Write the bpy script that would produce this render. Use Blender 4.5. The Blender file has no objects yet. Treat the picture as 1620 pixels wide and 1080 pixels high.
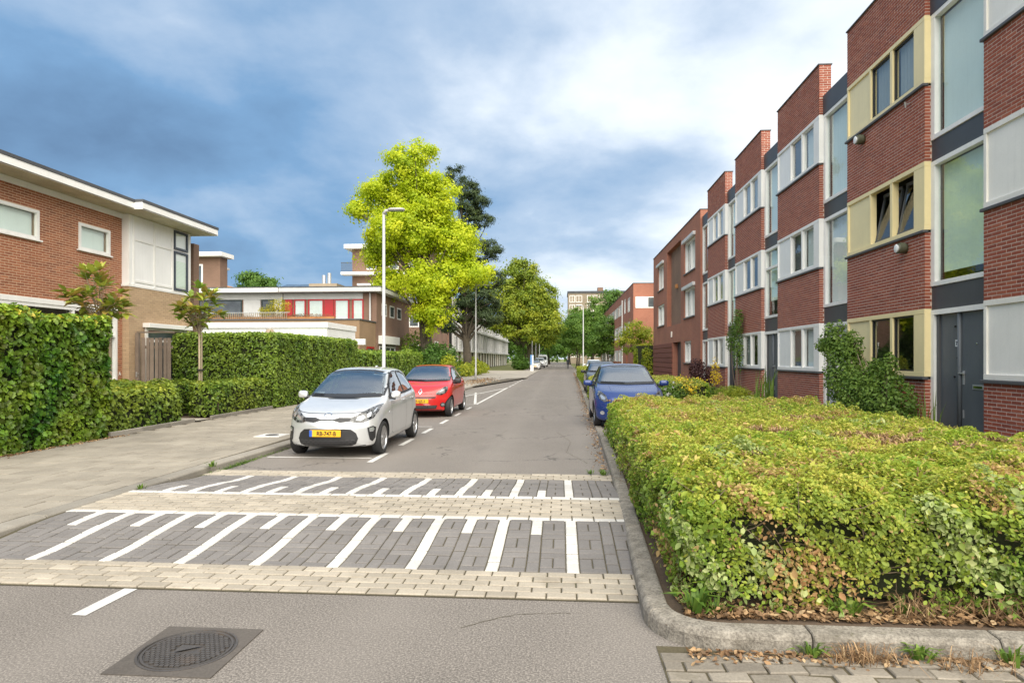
import bpy, bmesh, math, random
import numpy as np
from mathutils import Vector, Matrix, geometry
from mathutils.bvhtree import BVHTree
R = math.radians
random.seed(7)
rng = np.random.default_rng(11)
scn = bpy.context.scene
COL = scn.collection

# ------------------------------------------------------------------ camera
cam_d = bpy.data.cameras.new('camera'); cam = bpy.data.objects.new('camera', cam_d); COL.objects.link(cam)
cam.location = (0, 0, 1.65)
cam.rotation_euler = (R(90), 0, R(4.317))
cam_d.sensor_width = 36; cam_d.lens = 22.667; cam_d.shift_y = 27/1620
cam_d.clip_start = 0.05; cam_d.clip_end = 3000
scn.camera = cam

# ------------------------------------------------------------------ world / sky
CL1 = (8.3, 5.8, 16.9); CL2 = (8.9, 10.6, 11.0)
SUN_FROM = Vector((0.18, -0.92, 1.0)).normalized()
world = bpy.data.worlds.new('World'); scn.world = world; world.use_nodes = True
nt = world.node_tree; nt.nodes.clear()
def wn(t, **k):
    n = nt.nodes.new(t)
    for a, b in k.items():
        if a[0] == '_': n.inputs[int(a[1:])].default_value = b
        else: setattr(n, a, b)
    return n
WL = nt.links.new
def wmath(op, a, b=None, c=None):
    n = nt.nodes.new('ShaderNodeMath'); n.operation = op
    for i, v in enumerate((a, b, c)):
        if v is None: continue
        if isinstance(v, (int, float)): n.inputs[i].default_value = v
        else: WL(v, n.inputs[i])
    return n.outputs[0]
tc = wn('ShaderNodeTexCoord')
sky = wn('ShaderNodeTexSky'); sky.sky_type = 'NISHITA'; sky.sun_disc = False
sky.sun_elevation = math.asin(SUN_FROM.z); sky.sun_rotation = math.atan2(SUN_FROM.x, SUN_FROM.y)
sky.air_density = 1.3; sky.dust_density = 1.5; sky.ozone_density = 2.0
sep = wn('ShaderNodeSeparateXYZ'); WL(tc.outputs['Generated'], sep.inputs[0])
zz = wmath('ADD', wmath('MAXIMUM', sep.outputs[2], 0.0), 0.32)
cx = wmath('DIVIDE', sep.outputs[0], zz); cy = wmath('DIVIDE', sep.outputs[1], zz)
cb = wn('ShaderNodeCombineXYZ'); WL(cx, cb.inputs[0]); WL(cy, cb.inputs[1])
def cloud_noise(off, scale, detail, rough, dist):
    mp = wn('ShaderNodeMapping'); mp.inputs['Location'].default_value = off
    WL(cb.outputs[0], mp.inputs[0])
    n = wn('ShaderNodeTexNoise'); WL(mp.outputs[0], n.inputs['Vector'])
    n.inputs['Scale'].default_value = scale; n.inputs['Detail'].default_value = detail
    n.inputs['Roughness'].default_value = rough; n.inputs['Distortion'].default_value = dist
    return n.outputs[0]
n1 = cloud_noise(CL1, 0.62, 3, 0.45, 0.2)
n2 = cloud_noise(CL2, 1.7, 9, 0.50, 0.15)
n3 = cloud_noise((1.7, 9.1, 2), 5.0, 8, 0.62, 0.2)
lum = wmath('ADD', wmath('MULTIPLY', wmath('SUBTRACT', n1, .5), 1.0), wmath('ADD', wmath('MULTIPLY', wmath('SUBTRACT', n2, .5), 1.15), wmath('MULTIPLY', wmath('SUBTRACT', n3, .5), 0.20)))
# a broad bright cloud bank lies on the +x side of the sky, the storm front on the other
lum = wmath('ADD', lum, wmath('MULTIPLY', sep.outputs[0], 0.52))
lum = wmath('ADD', lum, 0.59)
lum = wmath('ADD', lum, wmath('MULTIPLY', wmath('POWER', wmath('SUBTRACT', 1.0, wmath('MINIMUM', wmath('MAXIMUM', sep.outputs[2], 0.0), 1.0)), 7.0), 0.16))
ramp = wn('ShaderNodeValToRGB'); WL(lum, ramp.inputs[0])
cr = ramp.color_ramp; cr.interpolation = 'LINEAR'
cr.elements[0].position = 0.0; cr.elements[0].color = (0.085, 0.155, 0.275, 1)
cr.elements[1].position = 0.88; cr.elements[1].color = (0.95, 0.96, 0.97, 1)
e = cr.elements.new(0.28); e.color = (0.165, 0.305, 0.50, 1)
e = cr.elements.new(0.48); e.color = (0.37, 0.48, 0.63, 1)
e = cr.elements.new(0.66); e.color = (0.70, 0.765, 0.84, 1)
SKYK = 0.74
bright = wn('ShaderNodeMix'); bright.data_type = 'RGBA'; bright.blend_type = 'MULTIPLY'; bright.inputs[0].default_value = 1
WL(ramp.outputs[0], bright.inputs[6]); bright.inputs[7].default_value = (10*SKYK, 10*SKYK, 10*SKYK, 1)
mixs = wn('ShaderNodeMix'); mixs.data_type = 'RGBA'; mixs.inputs[0].default_value = 0.93
WL(sky.outputs[0], mixs.inputs[6]); WL(bright.outputs[2], mixs.inputs[7])
bg = wn('ShaderNodeBackground'); bg.inputs[1].default_value = 0.10
WL(mixs.outputs[2], bg.inputs[0])
wo = wn('ShaderNodeOutputWorld'); WL(bg.outputs[0], wo.inputs[0])

# ------------------------------------------------------------------ sun, exposure
sd = bpy.data.lights.new('sun', 'SUN'); sd.energy = 3.7; sd.angle = R(88); sd.color = (1.0, 0.92, 0.78)
sun = bpy.data.objects.new('sun', sd); COL.objects.link(sun); sun.location = (20, -30, 60)
sun.rotation_euler = (-SUN_FROM).to_track_quat('-Z', 'Y').to_euler()
vs = scn.view_settings; vs.view_transform = 'Standard'; vs.look = 'None'; vs.gamma = 1; vs.use_curve_mapping = False
vs.exposure = 0.86

# ------------------------------------------------------------------ materials
MATS = {}
class NT:
    def __init__(s, name):
        s.m = bpy.data.materials.new(name); s.m.use_nodes = True; s.t = s.m.node_tree; s.t.nodes.clear(); MATS[name] = s.m
    def n(s, t, ins=None, **k):
        n = s.t.nodes.new(t)
        for a, b in k.items(): setattr(n, a, b)
        for a, b in (ins or {}).items(): s.set(n.inputs[a], b)
        return n
    def set(s, sock, v):
        if isinstance(v, bpy.types.NodeSocket): s.t.links.new(v, sock)
        else:
            if isinstance(v, tuple) and len(v) == 3 and sock.type == 'RGBA': v = v + (1,)
            sock.default_value = v
    def math(s, op, a, b=None):
        n = s.n('ShaderNodeMath', operation=op); s.set(n.inputs[0], a)
        if b is not None: s.set(n.inputs[1], b)
        return n.outputs[0]
    def coord(s, which='Object'): return s.n('ShaderNodeTexCoord').outputs[which]
    def pos(s): return s.n('ShaderNodeNewGeometry').outputs['Position']
    def noise(s, scale, detail=3, rough=.5, vec=None, dist=0):
        n = s.n('ShaderNodeTexNoise', {'Scale': scale, 'Detail': detail, 'Roughness': rough, 'Distortion': dist})
        s.set(n.inputs['Vector'], vec if vec is not None else s.pos()); return n.outputs[0]
    def ramp(s, fac, stops, interp='LINEAR'):
        n = s.n('ShaderNodeValToRGB', {0: fac}); c = n.color_ramp; c.interpolation = interp
        for i, (p, col) in enumerate(stops):
            e = c.elements[i] if i < 2 else c.elements.new(p)
            e.position = p
            e.color = col + (1,) if len(col) == 3 else col
        return n.outputs[0]
    def mix(s, f, a, b, blend='MIX'):
        n = s.n('ShaderNodeMix', data_type='RGBA', blend_type=blend); s.set(n.inputs[0], f); s.set(n.inputs[6], a); s.set(n.inputs[7], b); return n.outputs[2]
    def rnd(s):
        a = s.n('ShaderNodeAttribute', attribute_name='tint').outputs['Fac']
        o = s.n('ShaderNodeObjectInfo').outputs['Random']
        return s.math('FRACT', s.math('ADD', a, o))
    def bump(s, h, strength=.3, dist=.01):
        return s.n('ShaderNodeBump', {'Height': h, 'Strength': strength, 'Distance': dist}).outputs[0]
    def out(s, sh): o = s.n('ShaderNodeOutputMaterial'); s.t.links.new(sh, o.inputs[0]); return s.m
    def pbr(s, col, rough=.6, **k):
        ins = {'Base Color': col, 'Roughness': rough}; ins.update({a.replace('_', ' '): b for a, b in k.items()})
        return s.out(s.n('ShaderNodeBsdfPrincipled', ins).outputs[0])

def paint(name, col, rough=.45, var=.06, **k):
    t = NT(name); v = t.noise(1.7, 4, .6)
    g = t.noise(35, 2, .5)
    lo = tuple(c*(1-var*1.6) for c in col); hi = tuple(min(1, c*(1+var)) for c in col)
    c = t.ramp(t.math('ADD', t.math('MULTIPLY', v, .75), t.math('MULTIPLY', g, .25)), [(.3, lo), (.7, hi)])
    mp = t.n('ShaderNodeMapping', {'Scale': (14, 14, .7)}); t.t.links.new(t.pos(), mp.inputs[0])
    st = t.ramp(t.noise(1.0, 4, .6, mp.outputs[0]), [(.50, (0, 0, 0)), (.78, (1, 1, 1))])
    c = t.mix(t.math('MULTIPLY', st, .13), c, tuple(x*.55 for x in col))
    return t.pbr(c, rough, Normal=t.bump(g, .08, .003), **k)

def brickmat(name, cols, rough=.85, stain=.5, lime=0.0):
    t = NT(name); r = t.rnd()
    n = len(cols)
    c = t.ramp(r, [(i/(n-1), cols[i]) for i in range(n)])
    big = t.noise(.9, 4, .6); fine = t.noise(90, 3, .65)
    c = t.mix(t.math('MULTIPLY', t.ramp(big, [(.46, (0, 0, 0)), (.70, (1, 1, 1))]), stain), c, tuple(x*.55 for x in cols[0]))
    if lime > 0:
        l = t.ramp(t.noise(2.1, 5, .65), [(.60, (0, 0, 0)), (.74, (1, 1, 1))])
        c = t.mix(t.math('MULTIPLY', l, lime), c, (.42, .38, .36))
    c = t.mix(.35, c, t.ramp(fine, [(.3, tuple(x*.5 for x in cols[1])), (.7, tuple(min(1, x*1.5) for x in cols[1]))]))
    return t.pbr(c, rough, Normal=t.bump(fine, .5, .004))

def mortarmat(name, col):
    t = NT(name); f = t.noise(60, 3, .6); b = t.noise(1.3, 4, .6)
    c = t.mix(.5, t.ramp(f, [(.3, tuple(x*.75 for x in col)), (.7, tuple(x*1.15 for x in col))]), t.ramp(b, [(.3, tuple(x*.8 for x in col)), (.7, col)]))
    return t.pbr(c, .95)

def leafmat(name, stops, trans=.35, rough=.5, hue=None):
    t = NT(name); a = t.n('ShaderNodeAttribute', attribute_name='tint').outputs['Fac']
    c = t.ramp(a, stops)
    big = t.noise(.8, 3, .6)
    c = t.mix(.22, c, t.ramp(big, [(.35, stops[0][1]), (.65, stops[-1][1])]))
    p = t.n('ShaderNodeBsdfPrincipled', {'Base Color': c, 'Roughness': rough, 'Specular IOR Level': .35}).outputs[0]
    tr = t.n('ShaderNodeBsdfTranslucent', {'Color': c}).outputs[0]
    m = t.n('ShaderNodeMixShader', {0: trans, 1: p, 2: tr}).outputs[0]
    return t.out(m)

def stone(name, lo, hi, scale=6, fine=120, rough=.9, bump=.4, use_rnd=True, stain=None):
    t = NT(name); a = t.noise(scale, 5, .65); f = t.noise(fine, 3, .6); d = t.noise(.7, 4, .6)
    c = t.ramp(a, [(.3, lo), (.7, hi)])
    c = t.mix(.4, c, t.ramp(f, [(.3, tuple(x*.6 for x in lo)), (.72, tuple(min(1, x*1.25) for x in hi))]))
    c = t.mix(.35, c, t.ramp(d, [(.35, tuple(x*.7 for x in lo)), (.65, hi)]))
    if use_rnd:
        v0 = 1-.28*(use_rnd if isinstance(use_rnd, float) else 1.0); v1 = 1+.12*(use_rnd if isinstance(use_rnd, float) else 1.0)
        k = t.ramp(t.rnd(), [(0, (v0, v0, v0)), (1, (v1, v1, v1))])
        c = t.mix(1.0, c, k, 'MULTIPLY')
    if stain:
        s = t.ramp(t.noise(3.3, 6, .7), [(.55, (0, 0, 0)), (.72, (1, 1, 1))])
        c = t.mix(t.math('MULTIPLY', s, .65), c, stain)
    return t.pbr(c, rough, Normal=t.bump(f, bump, .004))

# asphalt: pale worn aggregate with fine dark and light chips, faint cracks and wheel tracks
t = NT('asphalt'); f = t.noise(80, 3, .8); f2 = t.noise(22, 3, .65); b = t.noise(.35, 5, .6); m_ = t.noise(2.2, 5, .65)
c = t.ramp(f, [(.40, (.022, .019, .016)), (.5, (.14, .123, .108)), (.60, (.43, .385, .34))])
c = t.mix(.22, c, t.ramp(f2, [(.3, (.10, .088, .078)), (.7, (.25, .222, .197))]))
c = t.mix(.22, c, t.ramp(m_, [(.3, (.125, .11, .098)), (.7, (.22, .196, .174))]))
c = t.mix(.30, c, t.ramp(b, [(.35, (.135, .12, .106)), (.65, (.215, .192, .171))]))
sx_ = t.n('ShaderNodeSeparateXYZ', {0: t.pos()}).outputs[0]
trk = t.math('ABSOLUTE', t.math('SINE', t.math('MULTIPLY', t.math('ADD', sx_, .35), 1.95)))
c = t.mix(t.math('MULTIPLY', t.math('POWER', trk, 6.0), .22), c, (.25, .225, .20))
mpa = t.n('ShaderNodeMapping', {'Scale': (1.0, .28, 1.0)}); t.t.links.new(t.pos(), mpa.inputs[0])
stn = t.ramp(t.noise(1.1, 6, .7, mpa.outputs[0]), [(.56, (0, 0, 0)), (.72, (1, 1, 1))])
c = t.mix(t.math('MULTIPLY', stn, .42), c, (.095, .085, .076))
wv = t.n('ShaderNodeTexVoronoi', {'Scale': .55}, feature='DISTANCE_TO_EDGE')
dv = t.n('ShaderNodeMix', data_type='VECTOR'); 
vadd = t.n('ShaderNodeVectorMath', operation='ADD'); t.t.links.new(t.pos(), vadd.inputs[0])
ns_ = t.n('ShaderNodeTexNoise', {'Scale': 1.6, 'Detail': 5, 'Roughness': .7}); t.t.links.new(t.pos(), ns_.inputs['Vector']); t.t.links.new(ns_.outputs['Color'], vadd.inputs[1])
t.t.links.new(vadd.outputs[0], wv.inputs['Vector'])
crk = t.math('MULTIPLY', t.math('LESS_THAN', wv.outputs[0], .008), t.math('GREATER_THAN', t.noise(.35, 2, .5), .53))
c = t.mix(t.math('MULTIPLY', crk, .75), c, (.04, .036, .033))
t.pbr(c, .88, Normal=t.bump(f, .55, .004))

stone('sidewalk_tile_mat', (.235, .207, .166), (.35, .312, .255), 1.6, 60, .94, .6, .5, (.18, .152, .115))
stone('tile_bed', (.07, .058, .04), (.13, .11, .08), 9, 90, .95, .3, False)
t = NT('kerb_concrete'); n_a = t.noise(9, 6, .75); n_b = t.noise(60, 3, .7); n_c = t.noise(2.2, 5, .7); n_d = t.noise(4.5, 6, .75, dist=.6)
c = t.ramp(n_a, [(.34, (.085, .074, .06)), (.5, (.20, .18, .15)), (.66, (.33, .30, .255))])
c = t.mix(.35, c, t.ramp(n_b, [(.36, (.07, .06, .05)), (.62, (.44, .40, .34))]))
c = t.mix(t.math('MULTIPLY', t.ramp(n_c, [(.48, (0, 0, 0)), (.66, (1, 1, 1))]), .6), c, (.105, .092, .07))
c = t.mix(t.math('MULTIPLY', t.ramp(n_d, [(.60, (0, 0, 0)), (.68, (1, 1, 1))]), .7), c, (.085, .085, .02))
t.pbr(c, .95, Normal=t.bump(t.math('ADD', n_b, n_a), .9, .008))
stone('kerb_pale', (.22, .198, .165), (.33, .302, .258), 4, 90, .9, .5, True)
stone('beige_paver_mat', (.33, .288, .228), (.435, .385, .312), 5, 70, .92, .5, .7, (.22, .185, .14))
stone('dark_paver_mat', (.15, .139, .132), (.215, .2, .19), 7, 80, .9, .5, .4)
stone('grey_paver_mat', (.20, .172, .138), (.31, .275, .225), 7, 60, .92, .8, True, (.10, .085, .045))
stone('joint_sand', (.05, .042, .022), (.115, .095, .055), 12, 80, .97, .4, False, (.06, .075, .03))
stone('white_paint', (.52, .505, .475), (.68, .66, .625), 7, 60, .85, .3, .4, (.36, .335, .30))
stone('road_paint', (.50, .485, .46), (.70, .685, .65), 14, 50, .85, .4, False, (.27, .25, .225))
stone('soil', (.055, .038, .024), (.13, .09, .06), 9, 60, .97, .8, False)
stone('cast_iron', (.042, .037, .034), (.085, .076, .07), 12, 60, .55, .5, False, (.12, .085, .06))
stone('cast_concrete', (.062, .053, .046), (.115, .10, .087), 8, 80, .9, .5, False)
stone('verge', (.10, .12, .035), (.20, .20, .07), 1.2, 14, .97, .6, False)
stone('plaza', (.30, .27, .225), (.40, .365, .31), 1.5, 30, .93, .3, False)
stone('roof_felt', (.055, .06, .068), (.10, .105, .115), 3, 40, .9, .4, False)
stone('bark', (.05, .04, .028), (.14, .115, .085), 6, 30, .95, .9, False)
stone('bark_green', (.045, .045, .022), (.10, .095, .05), 5, 30, .95, .9, False)
stone('weathered_wood', (.17, .125, .095), (.31, .245, .195), 3, 60, .85, .5, True)
stone('pale_wood', (.30, .235, .16), (.44, .36, .26), 5, 60, .85, .4, True)

brickmat('brick_red', [(.25, .056, .030), (.32, .080, .042), (.18, .043, .028), (.40, .122, .066), (.27, .063, .034)], .82, .22, .28)
brickmat('brick_redbrown', [(.19, .062, .044), (.225, .078, .053), (.165, .054, .040), (.21, .07, .049)], .88, .25)
brickmat('brick_orange', [(.27, .092, .046), (.35, .125, .060), (.175, .062, .035), (.42, .165, .08), (.29, .10, .05)], .88, .28)
brickmat('brick_tan', [(.44, .30, .18), (.52, .36, .22), (.38, .26, .16), (.56, .40, .25), (.47, .32, .195)], .88, .2)
brickmat('brick_brown', [(.15, .082, .056), (.18, .10, .068), (.13, .072, .05), (.165, .092, .062)], .9, .25)
mortarmat('mortar_light', (.66, .50, .42)); mortarmat('mortar_warm', (.66, .47, .32)); mortarmat('mortar_tan', (.40, .31, .21))

def walltex(name, cols, mort, bw=.22, bh=.0625):
    # far walls: courses too small to pick apart
    t = NT(name); g = t.pos(); s = t.n('ShaderNodeSeparateXYZ', {0: g})
    h = t.math('ADD', s.outputs[0], s.outputs[1])
    v = t.n('ShaderNodeCombineXYZ', {0: h, 1: s.outputs[2]})
    br = t.n('ShaderNodeTexBrick', {'Vector': v.outputs[0], 'Color1': cols[0], 'Color2': cols[1], 'Mortar': mort, 'Scale': 1.0, 'Mortar Size': .011, 'Brick Width': bw, 'Row Height': bh, 'Bias': 0.0})
    big = t.noise(.5, 5, .6)
    c = t.mix(.35, br.outputs[0], t.ramp(big, [(.35, tuple(x*.7 for x in cols[0])), (.65, tuple(x*1.2 for x in cols[1]))]))
    t.pbr(c, .9)
walltex('wall_redbrown', [(.29, .096, .060), (.37, .135, .082)], (.37, .22, .16))
walltex('wall_brown', [(.20, .115, .08), (.25, .145, .10)], (.22, .16, .12))
walltex('wall_ochre', [(.27, .165, .09), (.31, .20, .115)], (.31, .23, .15))
walltex('wall_tan', [(.26, .205, .145), (.29, .235, .17)], (.28, .24, .19))
walltex('wall_rose', [(.30, .16, .11), (.35, .20, .14)], (.36, .26, .20))

paint('white_frame', (.84, .83, .80), .4); paint('white_panel', (.86, .86, .85), .4, .04); paint('cream_frame', (.80, .77, .71), .4)
paint('grey_white', (.62, .62, .62), .45); paint('offwhite_panel', (.84, .82, .77), .45, .05)
paint('yellow_frame', (.86, .72, .40), .4, .05); paint('yellow_panel', (.86, .74, .43), .4, .05)
paint('anthracite', (.062, .066, .075), .45, .1); paint('door_grey', (.105, .118, .13), .5, .08); paint('sill_grey', (.085, .085, .09), .5, .1)
paint('dark_green_frame', (.022, .035, .035), .4); paint('blue_frame', (.045, .06, .085), .4); paint('red_frame', (.42, .012, .018), .4, .08)
paint('soffit', (.52, .47, .34), .7, .2); paint('fascia_white', (.86, .85, .82), .5, .05); paint('fascia_grey', (.55, .55, .54), .5, .06)
paint('steel', (.55, .56, .57), .4, .05, Metallic=.6); paint('pole_grey', (.44, .44, .44), .45, .06)
paint('black_rubber', (.018, .018, .019), .75, .1); paint('black_plastic', (.022, .022, .024), .45, .1)
paint('lamp_green', (.09, .095, .06), .5, .1); paint('sign_blue', (.12, .30, .62), .5); paint('sign_white', (.78, .80, .82), .5)
paint('room_dark', (.028, .030, .030), .9, .2); paint('interior', (.14, .14, .13), .9, .3)
paint('blind_pale', (.74, .82, .78), .8, .04); paint('blind_green', (.68, .80, .66), .8, .05); paint('curtain_white', (.66, .70, .70), .8, .06); paint('curtain_grey', (.30, .33, .34), .8, .06)
paint('screen_grey', (.11, .115, .12), .8, .05); paint('terracotta', (.42, .19, .07), .8, .2); paint('chimney_red', (.14, .05, .04), .8, .2)
paint('skin', (.45, .27, .19), .6); paint('cloth_dark', (.03, .035, .05), .9); paint('cloth_white', (.62, .62, .62), .9); paint('hair_brown', (.05, .03, .02), .8)
def glass(name, tint=(.9, .95, .93), r0=.06, rough=.01):
    # single sheet: Schlick reflectance from the facing ratio, same from both sides
    t = NT(name); fc = t.n('ShaderNodeLayerWeight', {'Blend': .5}).outputs['Facing']
    fr = t.math('ADD', t.math('MULTIPLY', t.math('POWER', fc, 4.0), 1-r0), r0)
    wob = t.bump(t.noise(1.1, 2, .5), .02, .05)
    g = t.n('ShaderNodeBsdfGlossy', {'Color': (1, 1, 1), 'Roughness': rough, 'Normal': wob}).outputs[0]
    tr = t.n('ShaderNodeBsdfTransparent', {'Color': tint}).outputs[0]
    t.out(t.n('ShaderNodeMixShader', {0: fr, 1: tr, 2: g}).outputs[0])
glass('window_glass', (.94, .98, .96), .06)
t = NT('far_glass'); t.pbr(t.ramp(t.noise(.9, 3, .6), [(.35, (.03, .035, .04)), (.65, (.10, .12, .13))]), .06, IOR=1.9)
glass('car_glass', (.60, .66, .64), .36, .02)
t = NT('car_glass_far'); t.pbr((.05, .058, .06), .035, IOR=2.2, Coat_Weight=.8)
t = NT('lamp_clear'); t.pbr(t.ramp(t.noise(14, 3, .6), [(.42, (.015, .016, .018)), (.62, (.16, .165, .17))]), .10, IOR=1.6, Coat_Weight=.4)
t = NT('lamp_lens'); t.pbr((.62, .64, .66), .12, Metallic=.7, Coat_Weight=1.0)
t = NT('lamp_orange'); t.pbr((.55, .16, .04), .15, Coat_Weight=1.0)
t = NT('chrome'); t.pbr((.72, .73, .74), .12, Metallic=1.0)
t = NT('rim_alloy'); t.pbr((.50, .50, .51), .3, Metallic=.8, Coat_Weight=.3)
def carpaint(name, col, metal=.5, rough=.32):
    t = NT(name); d = t.noise(6, 4, .6); fl = t.noise(900, 1, .5)
    c = t.mix(.25, col, t.ramp(d, [(.3, tuple(x*.82 for x in col)), (.7, tuple(min(1, x*1.08) for x in col))]))
    t.pbr(c, t.math('ADD', t.math('MULTIPLY', d, .12), rough-.06), Metallic=metal, Coat_Weight=.8, Coat_Roughness=.06, Normal=t.bump(fl, .02, .001))
carpaint('paint_silver', (.68, .69, .70), .5, .32); carpaint('paint_red', (.52, .018, .016), .0, .3); carpaint('paint_blue', (.010, .035, .17), .2, .28)
carpaint('paint_dark', (.05, .055, .065), .4, .3); carpaint('paint_white', (.72, .73, .74), .0, .3)
t = NT('plate_yellow'); t.pbr((.78, .42, .015), .45)
t = NT('plate_blue'); t.pbr((.03, .10, .45), .45)
t = NT('plate_black'); t.pbr((.012, .012, .012), .5)

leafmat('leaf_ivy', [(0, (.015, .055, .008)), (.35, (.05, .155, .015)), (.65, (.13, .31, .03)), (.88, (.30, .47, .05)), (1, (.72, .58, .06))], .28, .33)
leafmat('leaf_beech', [(0, (.045, .095, .014)), (.4, (.14, .25, .03)), (.8, (.31, .44, .05)), (1, (.48, .54, .10))], .35, .38)
leafmat('leaf_low', [(0, (.04, .09, .014)), (.4, (.12, .22, .026)), (.8, (.30, .40, .045)), (1, (.54, .52, .07))], .35, .42)
leafmat('leaf_greygreen', [(0, (.15, .24, .06)), (.5, (.34, .42, .13)), (1, (.56, .58, .26))], .3, .5)
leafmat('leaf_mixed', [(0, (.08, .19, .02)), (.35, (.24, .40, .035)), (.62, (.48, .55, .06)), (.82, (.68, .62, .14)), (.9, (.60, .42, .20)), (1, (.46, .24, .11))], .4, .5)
leafmat('leaf_dry', [(0, (.09, .05, .025)), (.5, (.24, .13, .065)), (.8, (.42, .25, .12)), (1, (.58, .43, .25))], .2, .7)
leafmat('leaf_robinia', [(0, (.17, .29, .010)), (.4, (.40, .53, .014)), (.75, (.62, .70, .024)), (1, (.82, .80, .045))], .52, .5)
leafmat('leaf_linden', [(0, (.06, .12, .012)), (.4, (.18, .28, .022)), (.75, (.36, .42, .03)), (1, (.56, .50, .045))], .42, .5)
leafmat('leaf_deep', [(0, (.03, .08, .014)), (.5, (.085, .19, .025)), (1, (.19, .32, .045))], .38, .5)
leafmat('leaf_pine', [(0, (.018, .034, .012)), (.5, (.045, .078, .024)), (1, (.10, .14, .042))], .2, .55)
leafmat('leaf_magnolia', [(0, (.09, .17, .025)), (.5, (.26, .38, .045)), (.85, (.48, .52, .07)), (1, (.44, .30, .08))], .3, .3)
leafmat('leaf_shrub', [(0, (.03, .07, .012)), (.5, (.09, .18, .025)), (1, (.24, .35, .06))], .33, .5)
leafmat('leaf_yellow', [(0, (.25, .27, .02)), (.5, (.48, .43, .03)), (1, (.75, .58, .03))], .35, .5)
leafmat('leaf_purple', [(0, (.025, .008, .010)), (.6, (.07, .022, .022)), (1, (.13, .06, .04))], .2, .5)
leafmat('petal_yellow', [(0, (.75, .50, .02)), (1, (.85, .68, .05))], .3, .6)
leafmat('petal_white', [(0, (.75, .75, .72)), (1, (.85, .85, .82))], .3, .6)
M = MATS

# ------------------------------------------------------------------ builders
ORG = {}
def thing(name, loc=(0, 0, 0), label=None, cat=None, group=None, rz=0, kind=None):
    o = bpy.data.objects.new(name, None); COL.objects.link(o); o.location = loc; o.rotation_euler = (0, 0, rz)
    o.empty_display_size = .2
    ORG[o] = Vector(loc)
    tag(o, label, cat, group, kind); return o
def tag(o, label=None, cat=None, group=None, kind=None):
    if label: o['label'] = label
    if cat: o['category'] = cat
    if group: o['group'] = group
    if kind: o['kind'] = kind
    return o
def link(name, me, mat, parent=None, smooth=False, kind=None):
    o = bpy.data.objects.new(name, me); COL.objects.link(o)
    if mat is not None and not me.materials:
        for m in (mat if isinstance(mat, (list, tuple)) else [mat]): me.materials.append(M[m])
    if smooth: me.polygons.foreach_set('use_smooth', [True]*len(me.polygons))
    if parent is not None:
        o.parent = parent; ORG[o] = ORG.get(parent, Vector())
    else: ORG[o] = Vector()
    if kind: o['kind'] = kind
    return o
class MB:
    def __init__(s): s.v = []; s.f = []; s.mi = []
    def poly(s, pts, mi=0):
        b = len(s.v); s.v += [tuple(p) for p in pts]; s.f.append(tuple(range(b, b+len(pts)))); s.mi.append(mi); return s
    def box(s, x0, x1, y0, y1, z0, z1, mi=0, skip=''):
        if x0 > x1: x0, x1 = x1, x0
        if y0 > y1: y0, y1 = y1, y0
        b = len(s.v); s.v += [(x, y, z) for z in (z0, z1) for y in (y0, y1) for x in (x0, x1)]
        for k, q in (('b', (0, 2, 3, 1)), ('t', (4, 5, 7, 6)), ('s', (0, 1, 5, 4)), ('n', (2, 6, 7, 3)), ('w', (0, 4, 6, 2)), ('e', (1, 3, 7, 5))):
            if k not in skip: s.f.append(tuple(b+i for i in q)); s.mi.append(mi)
        return s
    def tube(s, path, rad, n=8, cap=True, mi=0):
        path = [Vector(p) for p in path]
        if not isinstance(rad, (list, tuple)): rad = [rad]*len(path)
        b = len(s.v); up = Vector((0, 0, 1))
        for i, p in enumerate(path):
            d = (path[min(i+1, len(path)-1)]-path[max(i-1, 0)]).normalized()
            a = d.cross(up if abs(d.z) < .9 else Vector((1, 0, 0))).normalized(); c = d.cross(a)
            for k in range(n):
                t = 2*math.pi*k/n; s.v.append(tuple(p+(a*math.cos(t)+c*math.sin(t))*rad[i]))
        for i in range(len(path)-1):
            for k in range(n):
                k2 = (k+1) % n; s.f.append((b+i*n+k, b+i*n+k2, b+(i+1)*n+k2, b+(i+1)*n+k)); s.mi.append(mi)
        if cap:
            s.f.append(tuple(b+k for k in range(n))[::-1]); s.mi.append(mi)
            e = b+(len(path)-1)*n; s.f.append(tuple(e+k for k in range(n))); s.mi.append(mi)
        return s
    def lathe(s, prof, c=(0, 0, 0), n=24, axis='z', mi=0, closed=False):
        b = len(s.v)
        for r, h in prof:
            for k in range(n):
                t = 2*math.pi*k/n; u, w = r*math.cos(t), r*math.sin(t)
                p = {'z': (u, w, h), 'x': (h, u, w), 'y': (u, h, w)}[axis]
                s.v.append((c[0]+p[0], c[1]+p[1], c[2]+p[2]))
        m = len(prof)
        for i in range(m if closed else m-1):
            j = (i+1) % m
            for k in range(n):
                k2 = (k+1) % n; s.f.append((b+i*n+k, b+i*n+k2, b+j*n+k2, b+j*n+k)); s.mi.append(mi)
        if not closed:
            if prof[0][0] > 1e-5: s.f.append(tuple(b+k for k in range(n))[::-1]); s.mi.append(mi)
            if prof[-1][0] > 1e-5: s.f.append(tuple(b+(m-1)*n+k for k in range(n))); s.mi.append(mi)
        return s
    def mesh(s, name, org=None):
        me = bpy.data.meshes.new(name)
        v = s.v if org is None else [(a-org[0], b-org[1], c-org[2]) for a, b, c in s.v]
        me.from_pydata(v, [], s.f)
        if any(s.mi): me.polygons.foreach_set('material_index', s.mi)
        me.update(); return me
    def build(s, name, mat, parent=None, smooth=False, local=False, kind=None):
        org = None if (parent is None or local) else ORG.get(parent)
        return link(name, s.mesh(name, org), mat, parent, smooth, kind)
def boxpart(name, mat, parent, *a, **k): return MB().box(*a).build(name, mat, parent, **k)
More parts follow.
